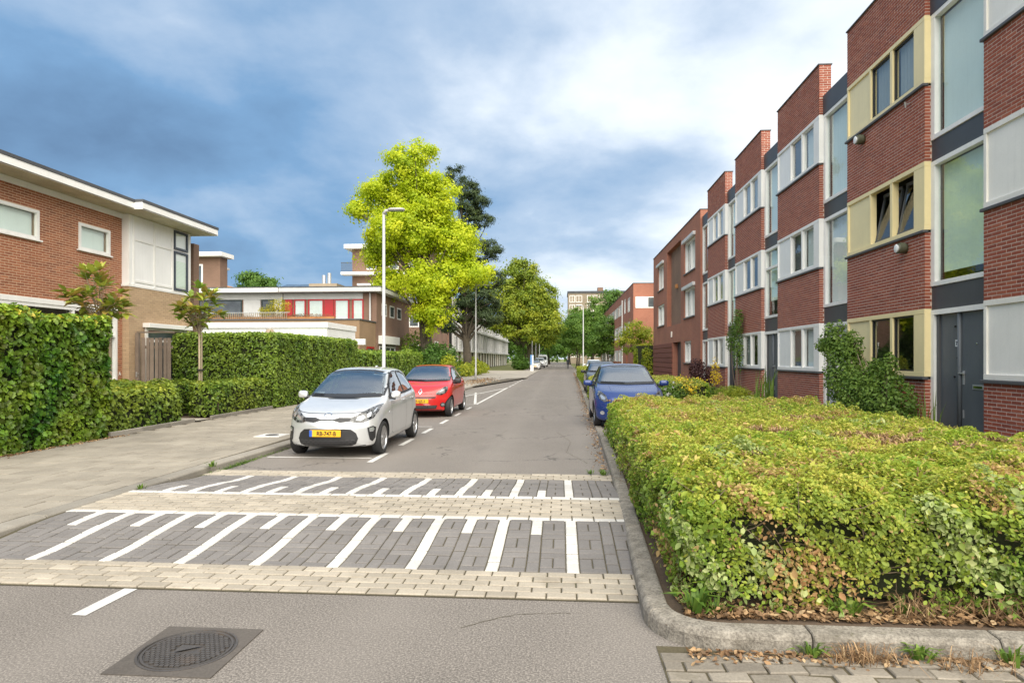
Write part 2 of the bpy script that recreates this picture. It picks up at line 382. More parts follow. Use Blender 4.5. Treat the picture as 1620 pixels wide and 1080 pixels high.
def sheet(name, mat, pts, z, kind='structure'):
    o = MB().poly([(x, y, z) for x, y in pts]).build(name, mat); o['kind'] = kind; return o
def bevelobj(o, w=.01, seg=2, angle=35):
    m = o.modifiers.new('bevel', 'BEVEL'); m.width = w; m.segments = seg; m.limit_method = 'ANGLE'; m.angle_limit = R(angle); return o

def np_mesh(name, V, faces_n, tint=None):
    """V (N,k,3) polygons of k verts each (unshared)."""
    N, k = V.shape[0], V.shape[1]
    me = bpy.data.meshes.new(name)
    me.vertices.add(N*k); me.vertices.foreach_set('co', V.reshape(-1).astype(np.float32))
    return me
def leaf_mesh(name, P, Nrm, size, shape='oval', tint=None, droop=None, org=None, aspect=1.0):
    """real little leaves: each a folded blade of 2 quads (oval) or 5-lobed ivy fan."""
    n = len(P)
    Nrm = Nrm/np.maximum(np.linalg.norm(Nrm, axis=1, keepdims=True), 1e-6)
    ref = rng.normal(size=(n, 3))
    if droop is not None: ref = ref*(1-droop) + np.array([0, 0, -1.0])*droop
    U = ref - Nrm*np.sum(ref*Nrm, axis=1, keepdims=True); U /= np.maximum(np.linalg.norm(U, axis=1, keepdims=True), 1e-6)
    W = np.cross(Nrm, U)
    if shape == 'oval': T = [(-.5, 0, .0), (-.12, .30, .06), (.22, .24, .05), (.55, 0, -.04), (.22, -.24, .05), (-.12, -.30, .06)]; Fc = [(0, 1, 2, 3), (0, 3, 4, 5)]
    elif shape == 'ivy': T = [(-.45, 0, 0), (-.30, .42, .05), (.02, .26, .03), (.18, .40, .05), (.60, 0, -.06), (.18, -.40, .05), (.02, -.26, .03), (-.30, -.42, .05)]; Fc = [(0, 1, 2, 4), (2, 3, 4), (0, 4, 6, 7), (4, 5, 6)]
    elif shape == 'long': T = [(-.5, 0, 0), (-.1, .13, .03), (.5, 0, -.08), (-.1, -.13, .03)]; Fc = [(0, 1, 2), (0, 2, 3)]
    else: T = [(-.5, 0, 0), (0, .34, .04), (.5, 0, -.03), (0, -.34, .04)]; Fc = [(0, 1, 2, 3)]
    T = np.array(T); T[:, 1] *= aspect
    S = np.asarray(size).reshape(-1, 1, 1) if np.ndim(size) else size
    V = P[:, None, :] + S*(T[None, :, 0:1]*U[:, None, :] + T[None, :, 1:2]*W[:, None, :] + T[None, :, 2:3]*Nrm[:, None, :])
    if org is not None: V = V - np.array(org)[None, None, :]
    k = len(T)
    me = bpy.data.meshes.new(name)
    me.vertices.add(n*k); me.vertices.foreach_set('co', V.reshape(-1).astype(np.float32))
    loops = np.concatenate([np.array(f) for f in Fc]); lens = np.array([len(f) for f in Fc])
    L = (loops[None, :] + (np.arange(n)*k)[:, None]).reshape(-1)
    starts1 = np.concatenate([[0], np.cumsum(lens)[:-1]])
    ST = (starts1[None, :] + (np.arange(n)*lens.sum())[:, None]).reshape(-1)
    me.loops.add(len(L)); me.loops.foreach_set('vertex_index', L.astype(np.int32))
    me.polygons.add(len(ST)); me.polygons.foreach_set('loop_start', ST.astype(np.int32))
    if tint is None: tint = rng.random(n)
    at = me.attributes.new('tint', 'FLOAT', 'POINT'); at.data.foreach_set('value', np.repeat(np.clip(tint, 0, 1), k).astype(np.float32))
    me.update(calc_edges=True); return me
def rand_dirs(n):
    d = rng.normal(size=(n, 3)); return d/np.linalg.norm(d, axis=1, keepdims=True)
def vnoise(P, f, seed=0):
    """cheap smooth pseudo-noise in -1..1"""
    a = np.sin(P[:, 0]*f*1.3+seed)*np.sin(P[:, 1]*f*1.1+seed*1.7+1)*np.cos(P[:, 2]*f*1.7+seed*.6)
    b = np.sin(P[:, 0]*f*2.9+P[:, 2]*f*2.1+seed*2.3)*np.cos(P[:, 1]*f*2.7-P[:, 2]*f*1.3+seed)
    return .6*a+.4*b
# ================================================================== ground, road, pavement
def pieces_mesh(name, tv, tf, locs, rots, scales, tint=None, org=None):
    """many small solid pieces in one mesh. rots: (N,3,3) or None"""
    tv = np.array(tv, float); n = len(locs); k = len(tv)
    L = np.array(locs, float); S = np.array(scales, float).reshape(n, 3)
    V = tv[None]*S[:, None, :]
    if rots is not None: V = np.einsum('nij,nkj->nki', np.array(rots, float), V)
    V = V+L[:, None, :]
    if org is not None: V = V-np.array(org)[None, None]
    me = bpy.data.meshes.new(name)
    me.vertices.add(n*k); me.vertices.foreach_set('co', V.reshape(-1).astype(np.float32))
    loops = np.concatenate([np.array(f) for f in tf]); lens = np.array([len(f) for f in tf])
    LL = (loops[None]+(np.arange(n)*k)[:, None]).reshape(-1)
    s1 = np.concatenate([[0], np.cumsum(lens)[:-1]]); ST = (s1[None]+(np.arange(n)*lens.sum())[:, None]).reshape(-1)
    me.loops.add(len(LL)); me.loops.foreach_set('vertex_index', LL.astype(np.int32))
    me.polygons.add(len(ST)); me.polygons.foreach_set('loop_start', ST.astype(np.int32))
    if tint is None: tint = rng.random(n)
    at = me.attributes.new('tint', 'FLOAT', 'POINT'); at.data.foreach_set('value', np.repeat(tint, k).astype(np.float32))
    me.update(calc_edges=True); me.shade_flat(); return me
def chamfer_block(sx, sy, h, c):
    a, b = sx/2, sy/2
    v = [(-a, -b, -h), (a, -b, -h), (a, b, -h), (-a, b, -h), (-a, -b, -c), (a, -b, -c), (a, b, -c), (-a, b, -c),
         (-a+c, -b+c, 0), (a-c, -b+c, 0), (a-c, b-c, 0), (-a+c, b-c, 0)]
    f = [(8, 9, 10, 11)]+[(i, (i+1) % 4, 4+(i+1) % 4, 4+i) for i in range(4)]+[(4+i, 4+(i+1) % 4, 8+(i+1) % 4, 8+i) for i in range(4)]
    return v, f
def proto(name, tv, tf, mat):
    me = bpy.data.meshes.new(name); me.from_pydata(tv, [], tf); me.materials.append(M[mat]); me.update(); return me
def put(name, me, parent, loc, rot=(0, 0, 0), scale=(1, 1, 1)):
    o = bpy.data.objects.new(name, me); COL.objects.link(o)
    if parent is not None: o.parent = parent; loc = Vector(loc)-ORG.get(parent, Vector())
    o.location = loc; o.rotation_euler = rot; o.scale = scale; return o

sheet('ground', 'verge', [(-900, -300), (900, -300), (900, 1500), (-900, 1500)], -.06)
road = sheet('road', 'asphalt', [(-5.12, -12), (1.7, -12), (1.7, 3.72), (2.2, 60), (3.2, 300), (-5.12, 300)], 0)
sheet('side_street', 'plaza', [(-60, 53.2), (-2.9, 53.2), (-2.9, 86), (-60, 86)], .05)

# right hand kerb line drifts slightly away from the road axis
def kerb_x(y):
    return float(np.interp(y, [0, 4.2, 9, 14, 29, 53, 110, 300], [.46, .52, .70, .80, 1.0, 1.37, 2.0, 3.2]))
sheet('garden_soil', 'soil', [(kerb_x(3.9)+.1, 3.85), (8.0, 3.85), (8.0, 13.8), (kerb_x(14)+.1, 13.8), (kerb_x(9)+.1, 9)], .085)
sheet('garden_soil', 'soil', [(kerb_x(14)+.05, 13.8), (8.0, 13.8), (8.0, 64), (kerb_x(64)+.05, 64), (kerb_x(29)+.05, 29)], .008)
sheet('parking_bay', 'grey_paver_mat', [(kerb_x(14)+.15, 13.9), (3.0, 13.9), (3.2, 20.3), (kerb_x(20)+.15, 20.3)], .014)
sheet('parking_bay', 'grey_paver_mat', [(kerb_x(30)+.15, 28.3), (3.3, 28.3), (3.4, 35), (kerb_x(35)+.15, 35)], .014)

# ---------- kerbs as swept stones
def sweep(path, sec):
    """path: list of (x,y); sec: list of (offset to the left normal, z); closed section"""
    mb = MB(); n = len(sec); P = [Vector((x, y)) for x, y in path]
    for i, p in enumerate(P):
        d = (P[min(i+1, len(P)-1)]-P[max(i-1, 0)]).normalized(); nr = Vector((-d.y, d.x))
        mb.v += [(p.x+nr.x*o, p.y+nr.y*o, z) for o, z in sec]
    for i in range(len(P)-1):
        for k in range(n):
            k2 = (k+1) % n; mb.f.append((i*n+k, (i+1)*n+k, (i+1)*n+k2, i*n+k2)); mb.mi.append(0)
    mb.f.append(tuple(range(n))); mb.f.append(tuple((len(P)-1)*n+k for k in range(n))[::-1]); mb.mi += [0, 0]
    return mb
def resample(path, step):
    out = [Vector(path[0])]; acc = 0
    for a, b in zip(path[:-1], path[1:]):
        a, b = Vector(a), Vector(b); L = (b-a).length; t = step-acc
        while t <= L:
            out.append(a+(b-a)*(t/L)); t += step
        acc = (acc+L) % step
    return out
def kerb(name, path, sec, mat, parent_label=None, stone_len=1.0, gap=.008):
    root = thing(name, (path[0][0], path[0][1], 0), kind='structure')
    step = .1 if stone_len <= 1.0 else .5
    pts = resample(path, step); per = int(round(stone_len/step))
    for i in range(0, len(pts)-1, per):
        seg = pts[i:i+per+1]
        if len(seg) < 2: continue
        a = seg[0]+(seg[1]-seg[0]).normalized()*gap/2; b = seg[-1]-(seg[-1]-seg[-2]).normalized()*gap/2
        dz = random.uniform(-.003, .003)
        q = [tuple(a)]+[tuple(p) for p in seg[1:-1]]+[tuple(b)]
        if len(seg) > 3 and all(abs((seg[1]-seg[0]).cross(seg[k+1]-seg[k])) < 1e-4 for k in range(len(seg)-1)): q = [q[0], q[-1]]
        bevelobj(sweep(q, [(o, z+dz if z > 0 else z) for o, z in sec]).build('kerb_stone', mat, root), .006, 1)
    return root
arc = [(.52+.42-.42*math.sin(a), 3.70+.42-.42*math.cos(a)) for a in np.linspace(0, math.pi/2, 8)]
right_path = [(7.4, 3.62), (3.0, 3.70)]+arc+[(kerb_x(y), y) for y in (5, 6, 7.5, 9, 11, 14, 20, 29, 40, 53, 75, 110)]
# walking west then north: the planted side lies to the right, so offsets are negative
SEC_R = [(0, -.10), (0, .08), (-.010, .10), (-.024, .114), (-.135, .12), (-.15, .108), (-.15, -.10)]
kerb('kerb', right_path[:-8]+[(kerb_x(13.7), 13.7)], SEC_R, 'kerb_concrete')
kerb('kerb', [(kerb_x(y), y) for y in (13.72, 14, 20, 29, 40, 53, 75, 110)], [(o, z*.32 if z > 0 else z) for o, z in SEC_R], 'kerb_concrete')
left_path = [(-5.05, -3.0), (-5.05, 9), (-4.95, 12), (-4.92, 34)]+[(-4.92+2.3*(1-math.cos(t))**1.3, 34+18.5*math.sin(t)) for t in np.linspace(.1, math.pi/2, 9)]
SEC_L = [(0, -.10), (0, .085), (.02, .104), (.20, .108), (.20, -.10)]
kerb('kerb', left_path, SEC_L, 'kerb_pale')

# ---------- left pavement of 30 cm concrete tiles
pav = thing('pavement', (-7.0, 5.0, 0), kind='structure')
MB().poly([(-9.0, -3, .082), (-5.15, -3, .082), (-5.12, 34, .082), (-2.75, 52.4, .082), (-2.8, 53.3, .082), (-9.0, 53.3, .082)]).build('tile_bed', 'tile_bed', pav)
tv, tf = chamfer_block(.2945, .2945, .05, .003)
tile_me = proto('paving_tile', tv, tf, 'sidewalk_tile_mat')
cells = []
for j in range(int((34-3.9)/.3)):
    y = 3.9+.15+j*.3
    for i in range(13):
        x = -5.42-i*.3-(.15 if j % 2 else 0)
        if x < -8.75: continue
        cells.append((x, y))
def visible(x, y): 
    a = math.degrees(math.atan2(x, y))+4.317; return abs(a) < 40
vis = [c for c in cells if visible(*c)]
vis.sort(key=lambda c: c[0]**2+c[1]**2); near = vis[:268]; rest = vis[268:]+[c for c in cells if not visible(*c) and c[1] > 5]
for j in range(100):
    if j % 2 and 4.5 < 4.05+j*.3 < 14: put('paving_tile', tile_me, pav, (-5.345, 4.05+j*.3, .104), (0, 0, 0), (.49, 1, 1))
for x, y in near[:280]:
    put('paving_tile', tile_me, pav, (x, y, .104+random.uniform(-.0028, .0028)), (random.uniform(-.006, .006), random.uniform(-.006, .006), random.uniform(-.006, .006)))
me = pieces_mesh('paving_tiles', tv, tf, [(x, y, .104+random.uniform(-.0025, .0025)) for x, y in rest], None, np.ones((len(rest), 3)), org=ORG[pav])
link('paving_tiles', me, 'sidewalk_tile_mat', pav, kind='stuff')
# far pavement beyond the tiles that can be told apart
MB().poly([(-8.95, 34, .1), (-5.1, 34, .1), (-4.9, 44, .1), (-4.2, 49, .1), (-3.0, 52.2, .1), (-2.8, 53.2, .1), (-8.95, 53.2, .1)]).build('far_paving', 'plaza', pav)

# ---------- raised speed table
def zprof(y):
    if y < 4.94: return .016+.004*max(0, (y-4.4)/.54)
    if y < 6.20: return .020+.080*(.5-.5*math.cos(math.pi*(y-4.94)/1.26))
    if y < 7.25: return .100
    if y < 8.72: return .017+.083*(.5+.5*math.cos(math.pi*(y-7.25)/1.47))
    return .017
tab = thing('speed_table', (-2.2, 4.41, 0), kind='structure')
mb = MB(); ys = [4.40]+list(np.linspace(4.5, 9.1, 40))+[9.15]
for a, b in zip(ys[:-1], ys[1:]):
    mb.poly([(-5.06, a, zprof(a)-.011), (.75, a, zprof(a)-.011), (.75, b, zprof(b)-.011), (-5.06, b, zprof(b)-.011)])
mb.build('joint_sand', 'joint_sand', tab)
PV = {}
for nm, mt in (('beige_paver', 'beige_paver_mat'), ('dark_paver', 'dark_paver_mat'), ('white_paver', 'white_paint')):
    for key, (a, b) in (('x', (.200, .092)), ('y', (.096, .195)), ('h', (.096, .092))):
        v, f = chamfer_block(a, b, .045, .006); PV[nm, key] = (proto(nm, v, f, mt), v, f)
jobs = []   # (name, key, x, y)
XL, XR = -5.04, .74
def running(nm, y0, rows):
    for r in range(rows):
        y = y0+.0525+r*.105; x = XR-.105-(.105 if r % 2 else 0)
        if r % 2: jobs.append((nm, 'h', XR-.0525, y))
        while x > XL+.1: jobs.append((nm, 'x', x, y)); x -= .21
        if x+.105 > XL+.09: jobs.append((nm, 'h', x+.0525, y))
running('beige_paver', 4.415, 5)
running('beige_paver', 6.305, 8)
running('beige_paver', 8.72, 4)
def ramp_blocks(y0, length, flip):
    nb = int(round(length/.21))
    for k in range(-1, 10):
        xs = .095-.63*k
        for b in range(nb):                     # long white stripe
            if XL+.05 < xs < .4: jobs.append(('white_paver' if 0 <= k <= 7 else 'dark_paver', 'y', xs, y0+.105+b*.21))
        xm = xs-.315
        for b in range(nb):                     # centre column with the short white stripe
            near_line = b >= nb-2 if not flip else b < 2
            if XL+.05 < xm < XR: jobs.append(('white_paver' if near_line and 0 <= k <= 7 else 'dark_paver', 'y', xm, y0+.105+b*.21))
        for xc in (xs-.1575, xs-.4725):         # basket weave either side
            y = y0; seq = ['H']+['V' if i % 2 == 0 else 'HH' for i in range(nb-1)]+['H']
            for s in seq:
                if s == 'V':
                    for dx in (-.0525, .0525):
                        if XL+.05 < xc+dx < XR: jobs.append(('dark_paver', 'y', xc+dx, y+.105))
                    y += .21
                else:
                    for c in s:
                        if XL+.1 < xc < XR: jobs.append(('dark_paver', 'x', xc, y+.0525))
                        elif XL+.04 < xc+.0525 < XL+.2: jobs.append(('dark_paver', 'h', xc+.0525, y+.0525))
                        y += .105
ramp_blocks(4.94, 1.26, False); ramp_blocks(7.25, 1.47, True)
for y in (6.2525, 7.1975):
    x = XR-.105
    while x > XL+.1: jobs.append(('white_paver', 'x', x, y)); x -= .21
    jobs.append(('white_paver', 'h', x+.0525, y))
count = {}; stuffs = {}
jobs.sort(key=lambda j: (j[3] > 7.2, 0 if visible(j[2], j[3]) else 1, j[2]**2+j[3]**2))
for nm, key, x, y in jobs:
    z = zprof(y); sl = math.atan((zprof(y+.03)-zprof(y-.03))/.06)
    rx = sl+random.uniform(-.008, .008); rz = random.uniform(-.010, .010); ry = random.uniform(-.008, .008); dz = random.uniform(-.003, .003)
    yl = y+random.uniform(-.003, .003)
    count[nm] = count.get(nm, 0)+1
    if count[nm] <= 300: put(nm, PV[nm, key][0], tab, (x, yl, z+dz), (rx, ry, rz))
    else: stuffs.setdefault((nm, key), []).append(((x, yl, z+dz), Matrix.Rotation(rx, 3, 'X')))
for (nm, key), L in stuffs.items():
    me = pieces_mesh(nm+'s', PV[nm, key][1], PV[nm, key][2], [a for a, _ in L], [np.array(b) for _, b in L], np.ones((len(L), 3)), org=ORG[tab])
    link(nm+'s', me, {'beige_paver': 'beige_paver_mat', 'dark_paver': 'dark_paver_mat', 'white_paver': 'white_paint'}[nm], tab, kind='stuff')

# ---------- grey clinker pavers in front of the planted bed
clk = thing('brick_pavement', (2.2, 3.2, 0), kind='structure')
MB().poly([(.545, 1.9, .004), (6, 1.9, .004), (6, 3.75, .004), (.545, 3.75, .004)]).build('joint_sand', 'joint_sand', clk)
v, f = chamfer_block(.203, .099, .04, .006); gp = proto('grey_paver', v, f, 'grey_paver_mat'); vh, fh = chamfer_block(.099, .203, .04, .006); gph = proto('grey_paver', vh, fh, 'grey_paver_mat')
for r in range(12):
    y = 3.605-r*.107; x = .655+(.106 if r % 2 else 0)
    if r % 2: put('grey_paver', gp, clk, (.602, y, .014), (0, random.uniform(-.02, .02), 0), (.47, 1, 1))
    while x < 3.4:
        put('grey_paver', gp, clk, (x, y+.012*(x-.6)+random.uniform(-.005, .005), .014+random.uniform(-.007, .007)), (random.uniform(-.035, .035), random.uniform(-.035, .035), random.uniform(-.03, .03)+.012), (random.uniform(.96, 1), random.uniform(.94, 1), 1))
        x += .212

# ---------- manhole in the road
mh = thing('manhole_cover', (-2.1, 3.495, 0), 'round cast iron manhole cover in a square frame set in the asphalt', 'manhole')
mb = MB(); N = 48
sq = []
for k in range(N):
    a = 2*math.pi*k/N; c, s_ = math.cos(a), math.sin(a); m_ = .298/max(abs(c), abs(s_)); sq.append((c*m_, s_*m_))
for k in range(N):
    k2 = (k+1) % N; a, b = 2*math.pi*k/N, 2*math.pi*k2/N
    mb.poly([(.262*math.cos(a), .262*math.sin(a), .009), (sq[k][0], sq[k][1], .007), (sq[k2][0], sq[k2][1], .007), (.262*math.cos(b), .262*math.sin(b), .009)])
    mb.poly([(sq[k][0], sq[k][1], .007), (sq[k][0], sq[k][1], -.02), (sq[k2][0], sq[k2][1], -.02), (sq[k2][0], sq[k2][1], .007)])
mb.build('frame', 'cast_concrete', mh, local=True)
MB().lathe([(.262, -.01), (.262, .012), (.250, .014), (.248, .004), (.240, .004), (.238, .012), (.226, .012), (.224, .004), (0, .004)], n=48).build('rim', 'cast_iron', mh, local=True)
locs = []
for i in range(-8, 9):
    for j in range(-9, 10):
        x, y = i*.029+(.0145 if j % 2 else 0), j*.0245
        if x*x+y*y < .212**2 and not (abs(x) < .075 and abs(y) < .06): locs.append((x, y, .013))
tvb, tfb = chamfer_block(1, 1, .01, .0)
link('tread_block', pieces_mesh('tread_block', tvb, tfb, locs, None, [(.024, .019, 1)]*len(locs)), 'cast_iron', mh, kind='stuff')
mb = MB().poly([(-.06, -.05, .013), (.07, .045, .013), (-.06, .045, .013)][::1]); mb.box(-.075, .075, -.06, -.052, .004, .014); mb.build('emblem', 'cast_iron', mh, local=True)

uc = thing('utility_cover', (-5.78, 12.55, .1), 'pale square concrete utility cover with an oval lid in the left pavement', 'utility cover')
bevelobj(MB().box(-.26, .26, -.26, .26, -.02, .016).build('surround', 'white_paint', uc, local=True), .006)
MB().lathe([(.13, .0), (.13, .022), (.118, .024), (.112, .02), (0, .02)], n=28).build('lid', 'cast_iron', uc, local=True)

# ---------- painted road markings
mk = thing('road_markings', (-3.0, 10, 0), kind='structure')
def mark(x0, y0, x1, y1, w):
    d = Vector((x1-x0, y1-y0)).normalized(); nn = Vector((-d.y, d.x))*w/2; z = .004
    MB().poly([(x0-nn.x, y0-nn.y, z), (x1-nn.x, y1-nn.y, z), (x1+nn.x, y1+nn.y, z), (x0+nn.x, y0+nn.y, z)]).build('painted_line', 'road_paint', mk)
mark(-3.09, 3.92, -3.07, 4.40, .10)
mark(-4.90, 10.47, -3.12, 10.47, .07)
for y in (10.05, 12.05, 14.05, 16.15, 18.35, 20.7): mark(-3.03, y, -3.03, y+.98, .10)
mark(-4.85, 15.4, -3.1, 15.4, .07); mark(-4.85, 22.9, -3.1, 22.9, .08)
mark(-3.03, 23.0, -3.0, 36.5, .10); mark(-4.75, 24.0, -3.08, 35.5, .09); mark(-4.1, 31.0, -3.08, 23.1, .10); mark(-4.8, 30.2, -3.1, 30.2, .08)
for k in range(6): mark(-2.98, 37.3+k*2.3, -2.95, 38.4+k*2.3, .11)
for k in range(8): mark(-3.0+k*.62, 139, -3.0+k*.62, 142, .30)

# hairline cracks in the asphalt
def crack(pts, w):
    P = [Vector(p) for p in pts]; mb = MB(); Q = []
    dense = []
    for a_, b_ in zip(P[:-1], P[1:]):
        k = max(2, int((b_-a_).length/.05)); dense += [a_.lerp(b_, i/k)+Vector((random.uniform(-.012, .012), random.uniform(-.012, .012))) for i in range(k)]
    for i, p in enumerate(dense):
        d = (dense[min(i+1, len(dense)-1)]-dense[max(i-1, 0)]).normalized(); nn = Vector((-d.y, d.x))*w*random.uniform(.1, .4); Q.append((p-nn, p+nn))
    for (a_, b_), (c_, d_) in zip(Q[:-1], Q[1:]): mb.poly([(a_.x, a_.y, .003), (c_.x, c_.y, .003), (d_.x, d_.y, .003), (b_.x, b_.y, .003)])
    mb.build('crack', 'joint_sand', road)
crack([(-.62, 3.92), (-.42, 4.06), (-.28, 4.16), (.12, 4.20)], .008); crack([(.42, 10.2), (.1, 11.4), (.2, 12.8), (-.1, 14.6)], .014); crack([(-2.2, 12.0), (-1.4, 13.2), (-1.2, 15.0)], .012); crack([(-1.9, 22), (-.2, 22.4), (.6, 22.1)], .02)
# ================================================================== buildings
def pb(mb, ori, face, u0, u1, z0, z1, o0, o1, mi=0):
    """box in a wall's own frame: u along the wall, o outward from its face"""
    if ori == 'W': mb.box(face-o0, face-o1, u0, u1, z0, z1, mi)
    elif ori == 'E': mb.box(face+o0, face+o1, u0, u1, z0, z1, mi)
    elif ori == 'S': mb.box(u0, u1, face-o0, face-o1, z0, z1, mi)
    return mb
def psheet(ori, face, u0, u1, z0, z1, o):
    if ori == 'W': q = [(face-o, u1, z0), (face-o, u0, z0), (face-o, u0, z1), (face-o, u1, z1)]
    elif ori == 'E': q = [(face+o, u0, z0), (face+o, u1, z0), (face+o, u1, z1), (face+o, u0, z1)]
    else: q = [(u0, face-o, z0), (u1, face-o, z0), (u1, face-o, z1), (u0, face-o, z1)]
    return MB().poly(q)
def wpart(name, mat, parent, ori, face, u0, u1, z0, z1, o0, o1, bevel=0):
    o = pb(MB(), ori, face, u0, u1, z0, z1, o0, o1).build(name, mat, parent)
    if bevel: bevelobj(o, bevel, 1)
    return o
def window(parent, ori, face, u0, u1, z0, z1, fm='white_frame', fw=.06, pane='far_glass', out=.02, mull=(), trans=(), back=.06, name='window', curtain=None, cgap=0, pleats=True):
    mb = MB()
    pb(mb, ori, face, u0, u1, z0, z0+fw, -back, out); pb(mb, ori, face, u0, u1, z1-fw, z1, -back, out)
    pb(mb, ori, face, u0, u0+fw, z0+fw, z1-fw, -back, out); pb(mb, ori, face, u1-fw, u1, z0+fw, z1-fw, -back, out)
    for m in mull: pb(mb, ori, face, m-fw*.45, m+fw*.45, z0+fw, z1-fw, -back, out-.004)
    for t_ in trans: pb(mb, ori, face, u0+fw, u1-fw, t_-fw*.4, t_+fw*.4, -back, out-.006)
    w = mb.build(name, fm, parent)
    cuts = [u0+fw]+[m for m in mull]+[u1-fw]
    for i in range(len(cuts)-1):
        a = cuts[i]+(fw*.45 if i else 0); b = cuts[i+1]-(fw*.45 if i < len(cuts)-2 else 0)
        psheet(ori, face, a, b, z0+fw, z1-fw, -back+.015).build('pane', pane, w)
        if curtain: pleat(w, ori, face, a, b, z0+fw+cgap, z1-fw, -back-.07, curtain, .012 if pleats else .0, .11)
    return w
def pleat(parent, ori, face, u0, u1, z0, z1, off, mat, amp=.012, pitch=.1, name='curtain'):
    n = max(2, int((u1-u0)/pitch*2)); mb = MB(); pts = []
    for i in range(n+1):
        u = u0+(u1-u0)*i/n; o = off+(amp if i % 2 else -amp)
        pts.append((face-o, u) if ori == 'W' else (face+o, u) if ori == 'E' else (u, face-o))
    for (a, b), (c, d) in zip(pts[:-1], pts[1:]): mb.poly([(a, b, z0), (c, d, z0), (c, d, z1), (a, b, z1)])
    return mb.build(name, mat, parent)
BOXV = [(x, y, z) for z in (-.5, .5) for y in (-.5, .5) for x in (-.5, .5)]
BOXF = [(0, 2, 3, 1), (4, 5, 7, 6), (0, 1, 5, 4), (2, 6, 7, 3), (0, 4, 6, 2), (1, 3, 7, 5)]
BRICKME = {}
def bricks(parent, ori, face, rects, mat, nparts=0, holes=(), proud=.004, pitch=.22, course=.0625, key=None):
    """lay courses in each rect (u0,u1,z0,z1); bricks stand proud of the mortar face"""
    L = []
    for (u0, u1, z0, z1) in rects:
        nc = max(1, int(round((z1-z0)/course))); ch = (z1-z0)/nc
        for r in range(nc):
            zc = z0+(r+.5)*ch; u = u0-(pitch/2 if r % 2 else 0)
            while u < u1-.02:
                segs = [(max(u, u0), min(u+pitch-.015, u1))]; u += pitch
                for h in holes:
                    if not (h[2]-.02 < zc < h[3]+.02): continue
                    ns = []
                    for a, b in segs:
                        if b <= h[0] or a >= h[1]: ns.append((a, b)); continue
                        if a < h[0]: ns.append((a, h[0]-.004))
                        if b > h[1]: ns.append((h[1]+.004, b))
                    segs = ns
                for a, b in segs:
                    if b-a > .03: L.append(((a+b)/2, zc, b-a, ch-.016))
    if nparts:
        L.sort(key=key or (lambda q: q[0]**2+(q[1]-1.65)**2))
    def tr(q):
        u, z, w, h = q; o = proud/2-.004+random.uniform(-.0015, .0015); d = proud+.008
        if ori == 'W': return (face-o, u, z), (d, w, h)
        if ori == 'E': return (face+o, u, z), (d, w, h)
        return (u, face-o, z), (w, d, h)
    if nparts:
        if mat not in BRICKME: BRICKME[mat] = proto('brick', BOXV, BOXF, mat)
        for q in L[:nparts]:
            l, s = tr(q); put('brick', BRICKME[mat], parent, l, (0, 0, 0), s)
    rest = [tr(q) for q in L[nparts:]]
    if rest:
        me = pieces_mesh('brickwork', BOXV, BOXF, [a for a, _ in rest], None, [b for _, b in rest], org=ORG[parent])
        link('brickwork', me, mat, parent, kind='stuff')

